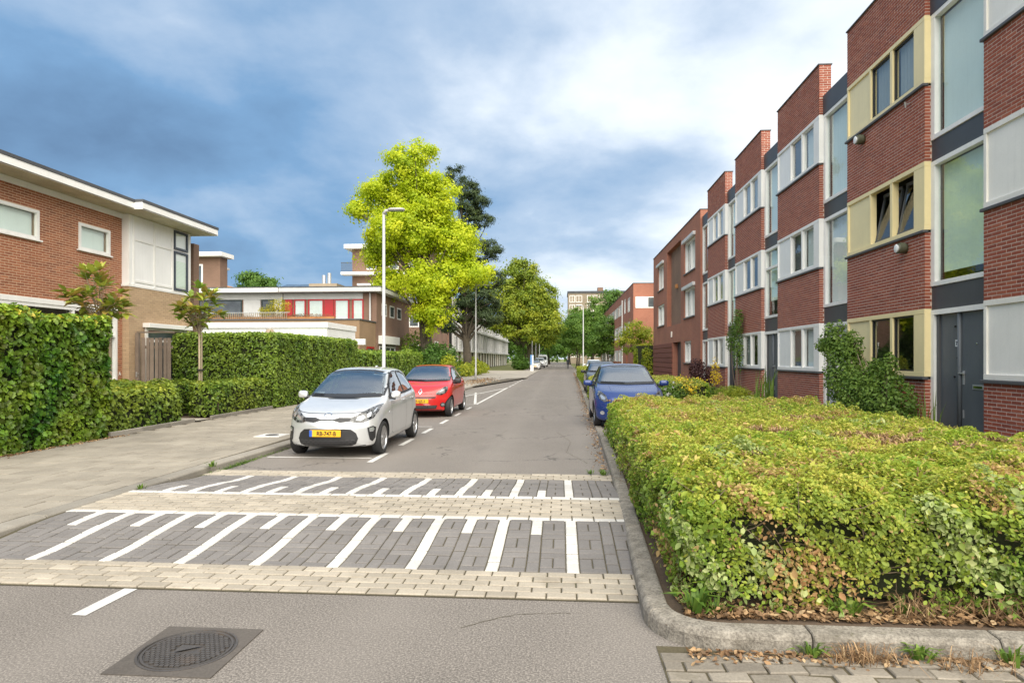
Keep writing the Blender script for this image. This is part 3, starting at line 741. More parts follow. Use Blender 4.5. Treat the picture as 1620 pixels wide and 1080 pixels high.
W = 6.8; GLZ = 1.66; REC = .12
SILL = (1.31, 4.06, 6.80); HEAD = (2.58, 5.34, 8.07); PAR = 9.38
def row_house(b, blen, label, fm, pm, opts, nbricks=0, glen=GLZ):
    h = thing('row_house', (W, b, .3), label, 'house', 'brick row houses on the right')
    g0, g1 = b, b+glen; y0, y1 = b+glen, b+glen+blen
    GF = W+REC
    # volume behind the facade
    mb = MB().box(W+.30, W+.34, g0, g0+.03, .1, 8.4).box(W+3.2, W+3.3, g0, y1, .1, 8.5)
    mb.box(W+.26, W+3.2, g0+.002, g0+.05, .1, 8.45).box(W+.26, W+3.2, y1-.05, y1-.002, .1, 8.45)
    for z in (.28, 2.95, 5.68, 8.42): mb.box(W+.26, W+3.2, g0+.05, y1-.05, z-.1, z)
    mb.build('interior', 'interior', h)
    MB().box(W+.24, W+9, g0, y1, 8.47, 8.53).box(W+3.35, W+9, g0+.01, y1-.01, .1, 8.46).build('roof', 'roof_felt', h)
    # brick bay: mortar core then bricks
    zs = [(.10, SILL[0]-.05)]+[(HEAD[i], (SILL[i+1]-.05) if i < 2 else PAR) for i in range(3)]
    mb = MB()
    for z0, z1 in zs: mb.box(W, W+.24 if z1 < 9 else W+.30, y0, y1, z0, z1)
    mb.build('wall', 'mortar_light', h)
    bricks(h, 'W', W, [(y0, y1, z0, z1) for z0, z1 in zs], 'brick_red', nbricks)
    # returns of the bay facing the camera (bay stands proud of the glazed bay)
    bricks(h, 'S', y0, [(W-.004, W+REC-.002, z0, z1) for z0, z1 in zs[:3]]+[(W-.004, W+REC, HEAD[2], 8.5), (W-.004, W+.30, 8.52, PAR)], 'brick_red', 0)
    wpart('coping', 'sill_grey', h, 'W', W, y0-.02, y1+.02, PAR, PAR+.035, -.33, .035, .006)
    # window strips
    for fl in range(3):
        z0, z1 = SILL[fl], HEAD[fl]; o = .012
        u = [y0, y0+.30, y0+.37, y0+1.17, y0+1.27, y0+2.10, y0+2.17, y1-.07, y1]
        mb = MB()
        pb(mb, 'W', W, y0-.004, y1, z0, z0+.09, -REC, o); pb(mb, 'W', W, y0-.004, y1, z1-.09, z1-.002, -REC, o)
        for a, c in ((u[0]-.004, u[1]+.07), (u[3], u[4]), (u[5], u[6]), (u[7], u[8])): pb(mb, 'W', W, a, c, z0+.09, z1-.09, -REC, o-.003)
        st = bevelobj(mb.build('window_strip', fm, h), .004, 1)
        pan = wpart('panel', pm, st, 'W', W, u[6], u[7], z0+.09, z1-.09, -.07, -.022)
        wpart('sill', 'sill_grey', h, 'W', W, y0-.03, y1+.03, z0-.055, z0-.004, -.05, .055, .006)
        dk = 'black_plastic' if opts.get('dark_sash') else fm
        for wi, (a, c) in enumerate(((u[2], u[3]), (u[4], u[5]))):
            if opts.get('tilt') == fl:
                fr = MB()   # open sash tilted into the room
                for (p, q, r, s_) in ((a+.02, a+.07, 0, 1), (c-.07, c-.02, 0, 1)):
                    z_a, z_b = z0+.10, z1-.12
                    fr.poly([(W+.07, p, z_a), (W+.07, q, z_a), (W+.27, q, z_b), (W+.27, p, z_b)])
                    fr.poly([(W+.11, p, z_a), (W+.31, p, z_b), (W+.27, p, z_b), (W+.07, p, z_a)]); fr.poly([(W+.11, q, z_a), (W+.07, q, z_a), (W+.27, q, z_b), (W+.31, q, z_b)])
                fr.box(W+.07, W+.11, a+.02, c-.02, z0+.09, z0+.15).box(W+.25, W+.31, a+.02, c-.02, z1-.18, z1-.12)
                sa = fr.build('sash', 'screen_grey', st)
                MB().poly([(W+.085, a+.06, z0+.14), (W+.085, c-.06, z0+.14), (W+.275, c-.06, z1-.15), (W+.275, a+.06, z1-.15)]).build('pane', 'window_glass', sa)
                continue
            sash = window(st, 'W', W, a, c, z0+.09, z1-.09, dk if not opts.get('dark_sash') else 'black_plastic', .035, 'window_glass', -.03, back=.075, name='sash')
            cu = opts['strip'][fl][wi]
            if cu: pleat(sash, 'W', W, a+.03, c-.03, z0+.1, z1-.1, -.13, cu, .012 if 'curtain' in cu else .002, .12)
    # glazed bay
    mb = MB(); fr = .085
    for z0, z1 in ((5.71, 8.05), (2.99, 5.31)):
        pb(mb, 'W', GF, g0, g1-.002, z0, z0+fr, -.09, .02); pb(mb, 'W', GF, g0, g1-.002, z1-fr, z1, -.09, .02)
        pb(mb, 'W', GF, g0, g0+.05, z0+fr, z1-fr, -.09, .018); pb(mb, 'W', GF, g1-.13, g1-.003, z0+fr, z1-fr, -.09, .018)
    gz = bevelobj(mb.build('glazed_bay', opts.get('gframe', 'white_frame'), h), .004, 1)
    for k, (z0, z1) in enumerate(((5.71, 8.05), (2.99, 5.31))):
        psheet('W', GF, g0+.05, g1-.13, z0+fr, z1-fr, -.055).build('pane', 'window_glass', gz)
        bl, gap, am = opts['blind'][k]
        pleat(gz, 'W', GF, g0+.05, g1-.13, z0+fr+gap, z1-fr, -.15, bl, am, .13, 'blind')
        if opts.get('transom') == k: wpart('transom', 'white_frame', gz, 'W', GF, g0+.05, g1-.13, z1-fr-.62, z1-fr-.54, -.09, .012)
    wpart('spandrel', 'anthracite', h, 'W', GF, g0, g1-.003, 5.312, 5.708, -.08, -.004)
    wpart('spandrel', 'anthracite', h, 'W', GF, g0, g1-.003, 2.552, 2.988, -.08, -.004)
    wpart('roof_fascia', 'anthracite', h, 'W', GF, g0, g1-.003, 8.052, 8.56, -.10, .028)
    # doors
    mb = MB(); pb(mb, 'W', GF, g0, g1-.003, 2.46, 2.55, -.12, .02); pb(mb, 'W', GF, g1-.10, g1-.003, .3, 2.46, -.12, .018); pb(mb, 'W', GF, g0, g0+.04, .3, 2.46, -.12, .018)
    dfm = mb.build('door_frame', opts.get('gframe', 'white_frame'), h)
    dm = opts.get('door', 'door_grey')
    yd = g0+.04+.78
    if opts.get('door_open_panel'):
        sp = MB(); pb(sp, 'W', GF, yd+.05, g1-.10, .3, 2.46, -.075, -.045)
    dr = bevelobj(wpart('door', dm, h, 'W', GF, g0+.045, yd, .3, 2.455, -.09, -.045), .004, 1)
    sp = bevelobj(wpart('side_panel', dm, h, 'W', GF, yd+.075, g1-.19, .3, 2.455, -.10, -.06), .004, 1)
    MB().tube([(GF+.03, yd+.037, .3), (GF+.03, yd+.037, 2.455)], .036, 10).build('door_post', dm, h, True)
    wpart('edge_strip', 'sill_grey', h, 'W', GF, g1-.19, g1-.105, .3, 2.455, -.10, -.03)
    hd = pb(MB(), 'W', GF, yd-.075, yd-.035, 1.20, 1.44, -.045, -.033); pb(hd, 'W', GF, yd-.10, yd+.02, 1.385, 1.405, -.033, .01); hd.build('handle', 'steel', dr)
    ms = pb(MB(), 'W', GF, g0+.22, g0+.52, 1.13, 1.21, -.045, -.036); ms.build('letter_slot', 'steel', dr)
    pb(MB(), 'W', GF, g0+.25, g0+.49, 1.15, 1.19, -.0365, -.030).build('flap', 'chrome', dr)
    MB().lathe([(.015, 0), (.015, -.012), (0, -.014)], (GF+.045, g0+.40, 1.90), 12, 'x').build('peephole', 'chrome', dr)
    pb(MB(), 'W', GF, yd-.06, yd-.035, .62, .76, -.045, -.036).build('lower_lock', 'steel', dr)
    if opts.get('number'):
        nb = wpart('number_plate', 'sign_white', sp, 'W', GF, yd+.12, yd+.20, 1.86, 1.98, -.06, -.05)
        text_obj('digit', opts['number'], .10, 'plate_black', nb, (GF+.048, yd+.16, 1.885), (R(90), 0, R(-90)))
        for z, dy in ((2.22, .20), (1.66, .13), (1.33, .22)):
            MB().lathe([(.018, 0), (.018, -.02), (.010, -.024), (0, -.024)], (GF+.058, yd+dy, z), 12, 'x').build('bell', 'black_plastic', sp)
    return h
def text_obj(name, body, size, mat, parent, loc, rot, world=True, ext=.002, font_scale=(1, 1)):
    cu = bpy.data.curves.new(name, 'FONT'); cu.body = body; cu.size = size; cu.extrude = ext; cu.align_x = 'CENTER'; cu.offset = size*.022
    tmp = bpy.data.objects.new('tmp', cu); COL.objects.link(tmp)
    bpy.context.view_layer.update()
    me = bpy.data.meshes.new_from_object(tmp.evaluated_get(bpy.context.evaluated_depsgraph_get()))
    bpy.data.objects.remove(tmp); bpy.data.curves.remove(cu)
    for v in me.vertices: v.co.x *= font_scale[0]; v.co.y *= font_scale[1]
    me.materials.clear()
    o = link(name, me, mat, parent)
    o.location = Vector(loc)-ORG[parent] if world else Vector(loc); o.rotation_euler = rot
    return o
CW, CG, SG, BP, BG = 'curtain_white', 'curtain_grey', 'screen_grey', 'blind_pale', 'blind_green'
BL = 4.93-GLZ
houses = [
 (10.93-4.93, 'brick row house with cream panels at the right edge, nearest the camera', 'cream_frame', 'offwhite_panel', dict(strip=[(CG, CG)]*3, blind=[(BP, 0, .002), (BG, .0, .002)]), 300),
 (10.96, 'brick row house with pale yellow window frames and panels', 'yellow_frame', 'yellow_panel', dict(strip=[(None, None), (None, None), (CG, CG)], blind=[(BP, 0, .0), (BG, .17, .0)], tilt=1, dark_sash=True, number='7'), 300),
 (15.90, 'white framed brick row house just beyond the yellow framed one', 'white_frame', 'white_panel', dict(strip=[(CW, SG), (CW, SG), (CW, SG)], blind=[(BP, 0, .004), (CW, 0, .02)], door='grey_white'), 0),
 (20.83, 'white framed brick row house with grey blue door behind tall iris leaves', 'white_frame', 'white_panel', dict(strip=[(None, CG), (None, None), (CG, CG)], blind=[(BP, 0, .005), (BG, .5, .003)], transom=1, number='11'), 0),
 (25.66, 'white framed brick row house behind the climbing plant', 'white_frame', 'white_panel', dict(strip=[(CG, None), (CG, CG), (CG, CG)], blind=[(BP, .0, .006), (BG, 0, .006)], door='anthracite'), 0)]
for b, lab, fm, pm, op, nb in houses:
    row_house(b, BL if b < 25 else 4.85-GLZ, lab, fm, pm, op, nb)
yh = [o for o in COL.objects if o.name.startswith('row_house') and 'yellow window' in o.get('label', '')][0]
for (y, z) in ((15.05, 6.56), (13.27, 3.82)):
    l = MB().lathe([(.0, .0), (.10, .0), (.10, -.16), (.092, -.17), (.088, -.12), (.0, -.11)], (W-.01, y, z), 20, 'x').build('wall_lamp', 'lamp_green', yh, True)
    d = MB().lathe([(.080, -.125), (.070, -.15), (0, -.165)], (W-.01, y, z), 20, 'x').build('lens', 'white_panel', l, True)
    MB().tube([(W-.05, y, z+.01), (W-.15, y, z+.012)], .106, 16, False).build('shade', 'lamp_green', l)
    MB().lathe([(.085, -.185), (.075, -.19), (.0, -.192)], (W-.01, y, z), 20, 'x').build('lamp_glass', 'white_panel', l, True)
sp_ = MB().tube([(W, 13.08, 6.62), (W-.16, 13.0, 6.55)], .012, 6).tube([(W-.14, 13.02, 6.50), (W-.17, 12.99, 6.60)], .014, 6).build('flag_holder', 'steel', yh)
# narrow last glazed bay before the corner block
lb = thing('stair_bay', (W, 30.5, .3), 'narrow white framed glazed bay between the row and the plain brick block', 'facade bay')
MB().box(W+.2, W+3, 30.5, 32.1, .1, 8.5).build('interior', 'interior', lb)
for z0, z1 in ((5.71, 8.05), (2.99, 5.31), (.3, 2.55)):
    window(lb, 'W', W+REC, 30.5, 32.08, z0, z1, 'white_frame', .09, 'window_glass', .02, curtain=BG, pleats=True)
for z in (2.552, 5.312): wpart('spandrel', 'anthracite', lb, 'W', W+REC, 30.5, 32.08, z, z+.39, -.06, -.004)
wpart('roof_fascia', 'anthracite', lb, 'W', W+REC, 30.5, 32.08, 8.052, 8.56, -.1, .028)

# ---------- corner block with the deep passage
cb_ = thing('corner_block', (W, 40, .1), 'plain red brown brick block with a dark passage and recessed niche', 'building')
def holed(name, mat, parent, ori, face, u0, u1, z0, z1, holes, depth):
    """wall slab split in boxes round rectangular openings"""
    us = sorted({u0, u1, *[h[0] for h in holes], *[h[1] for h in holes]}); zs = sorted({z0, z1, *[h[2] for h in holes], *[h[3] for h in holes]})
    mb = MB()
    for a, b in zip(us[:-1], us[1:]):
        run = None
        for c, d in zip(zs[:-1], zs[1:]):
            inside = any(h[0] <= (a+b)/2 <= h[1] and h[2] <= (c+d)/2 <= h[3] for h in holes)
            if inside:
                if run: pb(mb, ori, face, a, b, run[0], run[1], -depth, 0); run = None
            else: run = (run[0], d) if run else (c, d)
        if run: pb(mb, ori, face, a, b, run[0], run[1], -depth, 0)
    return mb.build(name, mat, parent)
GW = [(43.3, 45.8, 6.3, 7.98), (43.1, 46.0, 3.86, 5.30), (33.3, 36.2, 6.25, 7.95), (33.4, 36.2, 3.86, 5.40), (34.4, 36.3, 1.42, 2.6)]
holed('wall', 'wall_redbrown', cb_, 'W', W, 32.1, 48, .1, 8.92, GW+[(37.2, 42.0, 3.66, 8.4), (37.2, 39.9, .1, 2.62)], .35)
MB().box(W+.36, W+10, 32.12, 47.98, .1, 8.6).build('core', 'wall_redbrown', cb_)
MB().box(W, W+10, 32.06, 32.10, .1, 8.9).build('end_wall', 'wall_redbrown', cb_)
wpart('coping', 'sill_grey', cb_, 'W', W, 32.05, 48.05, 8.92, 8.96, -.4, .03)
wpart('niche', 'wall_brown', cb_, 'W', W, 37.2, 42, 3.66, 8.4, -.34, -.28)
wpart('passage_gate', 'anthracite', cb_, 'W', W, 37.2, 39.9, .1, 2.62, -.34, -.30)
for k in range(8): wpart('rusticated_band', 'brick_redbrown', cb_, 'W', W, 39.92, 47.9, .14+k*.315, .14+k*.315+.27, -.02, .05, .01)
for i, (a, b, c, d) in enumerate(GW):
    window(cb_, 'W', W, a, b, c, d, 'white_frame', .09, 'window_glass', -.06, mull=((a+b)/2,), back=.2, curtain=CW if i else None)
    wpart('sill', 'sill_grey', cb_, 'W', W, a-.05, b+.05, c-.06, c-.004, -.1, .06)
    if i in (0, 2, 3): wpart('awning_box', 'grey_white', cb_, 'W', W, a-.1, b+.1, d-.02, d+.16, -.01, .14, .01)
wpart('passage_lamp', 'cream_frame', cb_, 'W', W, 40.0, 40.12, 2.95, 3.3, 0, .08, .01)
wpart('niche_lamp', 'terracotta', cb_, 'W', W, 39.6, 39.85, 5.9, 6.15, -.28, -.12, .02)
MB().tube([(W+.08, 47.99, .1), (W+.08, 47.99, 8.9)], .045, 8).build('downpipe', 'white_frame', cb_)

# ---------- next block down the street
nb_ = thing('brick_terrace', (W, 61.2, .1), 'red brick terrace with white panel strips further down on the right', 'building')
HW = []
for k in range(7):
    for z0, z1 in ((1.3, 2.6), (3.9, 5.3), (6.5, 7.7)): HW.append((72+k*5.2, 76.6+k*5.2, z0, z1))
HS = [(64.0, 66.2, 6.3, 7.7), (68.3, 70, 6.4, 7.9), (64.2, 66, 3.8, 5.3), (68.3, 70, 3.8, 5.2)]
holed('wall', 'wall_redbrown', nb_, 'W', W, 61.2, 110, .1, 8.7, HW+HS+[(66.4, 68.2, .1, 2.7)], .3)
holed('end_wall', 'wall_redbrown', nb_, 'S', 61.2, W+.3, 18, .1, 8.7, [(W+.45, 11.5, 6.38, 7.46), (W+2.2, 10.2, 3.7, 5.0)], .3)
MB().box(W+.31, 18, 61.55, 109.9, .1, 8.5).build('core', 'wall_redbrown', nb_)
wpart('coping', 'sill_grey', nb_, 'W', W, 61.15, 110, 8.7, 8.75, -.4, .03); wpart('coping', 'sill_grey', nb_, 'S', 61.2, W+.4, 18, 8.7, 8.75, -.4, .03)
wpart('cladding', 'white_panel', nb_, 'S', 61.2, W+.2, 8.09, 6.39, 7.45, -.1, .03); window(nb_, 'S', 61.2, 8.1, 11.45, 6.39, 7.45, 'white_frame', .08, 'far_glass', .02, mull=(9.8,), curtain=None)
window(nb_, 'S', 61.2, W+2.2, 10.2, 3.7, 5.0, 'white_frame', .08, 'far_glass', .02)
for a, b, c, d in HS: window(nb_, 'W', W, a, b, c, d, 'white_frame', .09, 'far_glass', .0, mull=((a+b)/2,))
for a, b, c, d in HW:
    wpart('cladding', 'grey_white', nb_, 'W', W, a, a+2.3, c, d, -.1, .01); window(nb_, 'W', W, a+2.31, b, c, d, 'white_frame', .09, 'far_glass', .0, mull=((a+b)/2+1.1,))
MB().tube([(W-.08, 71.2, .1), (W-.08, 71.2, 8)], .07, 8).build('downpipe', 'white_frame', nb_)

# ---------- far apartment block closing the view
fb = thing('apartment_block', (12, 212, 0), 'far ochre apartment block with white window bands above the trees', 'building')
MB().box(2.4, 30, 212, 226, 0, 23).build('wall', 'wall_tan', fb)
wpart('roof_edge', 'roof_felt', fb, 'S', 212, 2.2, 30.2, 23, 23.7, -14, .2)
MB().box(12.2, 14, 215, 218, 23.7, 25.2).build('lift_house', 'wall_brown', fb)
for fl in range(7):
    z = 2+fl*3.0
    for (a, b) in ((2.9, 4.6), (4.9, 7.0), (8.6, 12.6)): window(fb, 'S', 212, a, b, z, z+2.3, 'white_frame', .16, 'far_glass', .05, mull=((a+b)/2,))

# ================================================================== left hand side
hA = thing('brick_house', (-13, 16, .3), 'orange brown brick house with flat overhanging roof and white boxed bay', 'house')
AX = -13.0
AH = [(13.0, 15.16, 4.60, 5.33), (16.49, 17.70, 4.61, 5.33), (8.0, 18.0, .95, 3.14)]
holed('wall', 'mortar_warm', hA, 'E', AX, 6.0, 18.25, .3, 5.86, AH, .25)
bricks(hA, 'E', AX, [(8.8, 18.25, 3.16, 5.80), (17.99, 18.25, .3, 3.16)], 'brick_orange', 300, holes=AH, key=lambda q: (0 if q[0] > 13.6 else 1, q[0]))
MB().box(AX-.9, AX-.8, 6, 22.3, .3, 5.8).box(AX-.8, AX-.26, 6, 18.2, 3.15, 3.2).box(AX-.8, AX-.26, 6, 6.1, .3, 5.8).build('interior', 'interior', hA)
wpart('wall_band', 'white_panel', hA, 'E', AX, 6.0, 18.22, 5.80, 5.95, -.2, .03, .004)
for a, b, c, d in AH[:2]:
    window(hA, 'E', AX, a, b, c, d, 'white_frame', .075, 'window_glass', .035, back=.05, curtain=BP, pleats=False)
    wpart('sill', 'white_frame', hA, 'E', AX, a-.06, b+.06, c-.045, c-.002, -.03, .075, .005)
window(hA, 'E', AX, 8.0, 18.0, .95, 3.02, 'white_frame', .08, 'window_glass', .03, mull=(10.0, 12.0, 14.2, 16.3), trans=(2.3,), back=.08)
wpart('lintel', 'white_frame', hA, 'E', AX, 7.9, 18.0, 3.022, 3.15, -.1, .05, .005)
text_obj('letter', 'A', .16, 'white_frame', hA, (AX+.012, 18.12, 1.15), (R(90), 0, R(90)))
# bay
BX = -12.76
MB().box(BX-.02, AX-.05, 18.24, 21.40, .3, 3.80).build('bay_wall', 'mortar_tan', hA)
bricks(hA, 'E', BX-.02, [(18.24, 21.40, .3, 3.80)], 'brick_tan', 0, holes=[(18.95, 21.1, .9, 2.62)])
bricks(hA, 'S', 18.24, [(AX+.01, BX-.02, .3, 3.80)], 'brick_tan', 0)
window(hA, 'E', BX-.02, 18.95, 21.1, .9, 2.62, 'white_frame', .09, 'far_glass', .06, back=-.005, trans=(2.2,))
wpart('window_hood', 'white_frame', hA, 'E', BX-.02, 18.85, 21.2, 2.60, 2.74, .0, .22, .01)
bx = bevelobj(MB().box(BX-.04, AX-.05, 18.22, 21.42, 3.84, 5.95).build('bay_box', 'white_panel', hA), .006, 1)
MB().box(BX+.0, AX-.02, 18.19, 21.45, 3.80, 3.86).build('bay_ledge', 'white_frame', hA)
BF = BX-.04
for a, b in ((18.22, 18.30), (18.42, 18.50), (19.42, 19.50), (20.36, 20.44)): wpart('batten', 'white_frame', bx, 'E', BF, a, b, 3.87, 5.94, 0, .028, .004)
for z in (3.95, 5.20): wpart('batten', 'white_frame', bx, 'E', BF, 18.50, 20.36, z, z+.07, 0, .024, .004)
window(hA, 'E', BF, 20.46, 21.24, 3.92, 5.22, 'blue_frame', .07, 'window_glass', .05, back=-.003, name='casement', )
window(hA, 'E', BF, 20.46, 21.24, 5.28, 5.90, 'blue_frame', .07, 'window_glass', .05, back=-.003, name='toplight')
for k in range(20): wpart('blind_slat', 'blind_green', hA, 'E', BF, 20.54, 21.16, 4.02+k*.045, 4.045+k*.045, .001, .006)
wpart('corner_post', 'white_frame', bx, 'E', BF, 21.26, 21.42, 3.87, 5.94, 0, .03, .004)
# roof
mb = MB().box(AX-9, -12.25, 5.5, 17.72, 5.952, 5.975).box(AX-9, -12.0, 17.72, 21.75, 5.952, 5.975); mb.build('soffit', 'soffit', hA)
fa = MB().box(-12.30, -12.25, 5.5, 17.72, 5.95, 6.15).box(-12.30, -12.0, 17.70, 17.75, 5.945, 6.15).box(-12.05, -12.0, 17.75, 21.75, 5.945, 6.15).box(-22, -12.0, 21.75, 21.80, 5.945, 6.15)
bevelobj(fa.build('fascia', 'fascia_white', hA), .005, 1)
MB().box(-22, -12.23, 5.5, 17.7, 6.152, 6.23).box(-22, -11.98, 17.7, 21.82, 6.154, 6.235).build('roof_edge', 'roof_felt', hA)
# party wall pier behind the bay
MB().box(-13.6, -12.95, 21.9, 22.25, .3, 5.72).build('party_wall', 'wall_brown', hA)

gt = thing('garden_gate', (-12.2, 18.5, .15), 'weathered brown plank garden gate beside the tan brick bay', 'gate')
for k in range(7):
    x = -12.58+k*.135; f_ = 0 if k % 2 == 0 else .03
    bevelobj(MB().box(x, x+.115 if k % 2 == 0 else x+.10, 18.5+f_, 18.52+f_, .2, 2.28-.02*random.random()).build('plank', 'weathered_wood', gt), .004, 1)
for z in (.5, 1.95): MB().box(-12.6, -11.65, 18.56, 18.60, z, z+.09).build('rail', 'weathered_wood', gt)
MB().box(-12.76, -12.66, 18.48, 18.58, .1, 2.42).build('post', 'weathered_wood', gt); MB().box(-12.74, -11.55, 18.51, 18.55, 2.42, 2.46).build('top_rail', 'weathered_wood', gt)
MB().box(-12.72, -12.69, 18.45, 18.475, 1.1, 1.25).tube([(-12.70, 18.44, 1.2), (-12.62, 18.44, 1.2)], .012, 6).build('latch', 'steel', gt)

# white garage block behind the hedge
ga = thing('garage', (-13, 30, .2), 'low white garage block with flat roof behind the clipped hedge', 'garage')
MB().box(-18.5, -10.6, 28.4, 32.0, .2, 2.4).build('wall', 'wall_ochre', ga)
bevelobj(MB().box(-18.7, -10.45, 28.2, 32.2, 2.4, 3.02).build('fascia', 'white_panel', ga), .01); bevelobj(MB().box(-18.75, -10.40, 28.15, 32.25, 3.024, 3.28).build('roof_edge', 'white_panel', ga), .01)
MB().box(-15.5, -11.4, 28.05, 28.14, 2.55, 2.60).build('drip_rail', 'sill_grey', ga)
MB().lathe([(.20, 0), (.17, .5), (.15, .52), (.15, .56), (0, .56)], (-13.0, 28.0, 2.4), 14).build('vent_cowl', 'pale_wood', ga, True)
MB().box(-10.39, -9.9, 32.0, 32.2, 2.35, 2.65).build('side_fascia', 'white_panel', ga)

# pair of houses with roof terraces
def house_b(label, x0, x1, yf, fascia, wins, fm, side):
    h = thing('terrace_house', ((x0+x1)/2, yf, .2), label, 'house', 'flat roofed houses with terraces behind the hedge')
    MB().box(x0, x1, yf, yf+9, .2, 5.9).build('wall', 'wall_brown', h)
    bevelobj(MB().box(x0-.3 if not side else x0, x1+(.5 if side else 0), yf-.8, yf+9.3, 5.93, 6.20).build('fascia', fascia, h), .01)
    MB().box(x0-.3 if not side else x0, x1+(.52 if side else 0), yf-.82, yf+9.32, 6.204, 6.26).build('roof_edge', 'roof_felt', h)
    wpart('header', 'fascia_grey', h, 'S', yf, x0, x1-.9 if side else x1, 5.52, 5.90, 0, .06)
    for kind, a, b in wins:
        if kind == 'p': wpart('panel', 'fascia_grey' if fm != 'red_frame' else 'red_frame', h, 'S', yf, a, b, 4.1, 5.51, 0, .05)
        else: window(h, 'S', yf, a, b, 4.1, 5.51, fm, .09, 'window_glass' if kind == 'c' else 'far_glass', .05, back=-.004 if kind != 'c' else .0, curtain=None)
        if kind == 'c': pleat(h, 'S', yf, a+.08, b-.08, 4.2, 5.45, .004, CW, .003, .1)
    return h
h1 = house_b('low terrace house with dark green frames and white wall panels behind the hedge', -24, -18.15, 41, 'fascia_white', [('w', -23.9, -20.9), ('p', -20.8, -19.65), ('w', -19.6, -18.75), ('p', -18.7, -18.2)], 'dark_green_frame', False)
pleat(h1, 'S', 41, -19.5, -19.0, 4.2, 5.45, .003, BG, .002, .1)
h2 = house_b('low terrace house with bright red window frames behind the hedge', -18.1, -11.9, 41.02, 'fascia_grey', [('p', -18.0, -17.5), ('c', -17.4, -16.6), ('c', -16.45, -15.4), ('p', -15.35, -14.75), ('c', -14.7, -13.7), ('c', -13.5, -12.75)], 'red_frame', True)
for y in (42.2, 44.2, 46.2): window(h2, 'E', -11.9, y, y+1.2, 4.5, 5.35, 'white_frame', .09, 'far_glass', .03, back=-.004)
window(h2, 'E', -11.9, 41.6, 45.6, 1.0, 2.5, 'white_frame', .12, 'far_glass', .05, mull=(43, 44.3), back=-.004); wpart('awning', 'fascia_white', h2, 'E', -11.9, 41.4, 45.7, 2.6, 3.15, 0, .35, .02)
window(h2, 'E', -11.9, 46.2, 48.6, .3, 2.2, 'white_frame', .12, 'far_glass', .25, mull=(47.4,), back=-.004)
MB().tube([(-12.3, 40.9, 3.9), (-12.3, 40.9, 5.9)], .06, 8).build('downpipe', 'fascia_grey', h2)
MB().box(-17.6, -15.6, 44, 46, 6.26, 6.9).build('chimney', 'pale_wood', h2)
MB().tube([(-16.9, 45, 6.9), (-16.9, 45, 7.6)], .14, 8).tube([(-16.5, 45, 6.9), (-16.5, 45, 7.75)], .14, 8).build('flue', 'steel', h2)
for k in range(4): MB().poly([(-20.3+k*1.05, 45, 6.75), (-19.3+k*1.05, 45, 6.75), (-19.3+k*1.05, 46.6, 7.15), (-20.3+k*1.05, 46.6, 7.15)]).box(-20.3+k*1.05, -20.25+k*1.05, 46.5, 46.6, 6.26, 7.1).build('solar_panel', 'far_glass', h2)
lw = thing('terrace_block', (-15, 39.5, .2), 'ochre brick ground floor block carrying the roof terraces', 'building')
MB().box(-24, -11.95, 37.6, 40.98, .2, 3.95).build('wall', 'wall_ochre', lw); MB().box(-24.1, -11.9, 37.55, 40.97, 3.952, 4.03).build('coping', 'sill_grey', lw)
window(lw, 'E', -11.95, 39.0, 40.6, .4, 2.4, 'red_frame', .12, 'far_glass', .03, back=-.004)
MB().box(-23.9, -13.5, 37.62, 37.9, 4.03, 4.16).build('planter', 'terracotta', lw)
rl = MB()
for k in range(60): rl.box(-23.5+k*.12, -23.46+k*.12, 37.55, 37.57, 4.03, 4.4)
rl.build('lath_rail', 'pale_wood', lw, kind='stuff'); MB().box(-23.6, -16.2, 37.54, 37.58, 4.40, 4.43).build('handrail', 'steel', lw)

# background blocks
bc = thing('brick_flats', (-27, 46, 0), 'brown brick flats with white eaves seen past the boxed bay', 'building')
MB().box(-34, -24.6, 45, 46.0, 0, 9.0).build('wall', 'wall_brown', bc); MB().box(-34.3, -24.2, 44.4, 46.2, 9.0, 9.3).build('eaves', 'fascia_white', bc); MB().box(-34.2, -24.35, 44.7, 46.1, 6.2, 6.42).build('band', 'fascia_white', bc)
for z in (4.2, 7.0): window(bc, 'S', 45, -27.0, -25.9, z, z+1.5, 'white_frame', .12, 'far_glass', .03, back=-.004)
ch = thing('roof_chimney', (-27.0, 50, 7.0), 'small tiled roof stub with a slim capped chimney on the skyline', 'chimney')
MB().lathe([(1.25, 0), (.95, .35), (.3, .5), (.25, .5)], (-27, 50, 7.0), 8).build('stub', 'terracotta', ch); MB().tube([(-26.9, 50, 7.4), (-26.9, 50, 8.7)], .15, 10).build('flue', 'chimney_red', ch); MB().lathe([(.1, 0), (.32, .02), (.32, .16), (.1, .2)], (-26.9, 50, 8.75), 12).build('cap', 'steel', ch)
bs = thing('rear_wing', (-27, 50.5, 0), 'flat roofed wing that carries the slim capped chimney', 'building'); MB().box(-29.2, -25.0, 48.6, 52.5, 0, 6.9).build('wall', 'wall_brown', bs); MB().box(-29.3, -24.9, 48.5, 52.6, 6.9, 7.0).build('roof', 'roof_felt', bs)
bd = thing('balcony_flats', (-18, 70, 0), 'tall brown brick flats with white eaves and corner balcony behind the yellow tree', 'building')
MB().box(-22.4, -14.2, 68, 80, 0, 13.4).build('wall', 'wall_brown', bd); bevelobj(MB().box(-23.1, -13.7, 67.3, 80.5, 13.4, 13.85).build('eaves', 'fascia_white', bd), .02)
MB().box(-23.3, -15.5, 66.9, 67.98, 10.55, 10.85).build('balcony_slab', 'fascia_white', bd)
rl = MB()
for k in range(12): rl.box(-23.25+k*.1, -23.22+k*.1, 66.92, 66.95, 10.85, 11.8)
rl.box(-23.28, -22.1, 66.9, 66.96, 11.8, 11.86).build('railing', 'sill_grey', bd)
MB().box(-21.4, -17.6, 66.5, 67.98, 9.35, 9.55).build('canopy', 'fascia_white', bd)
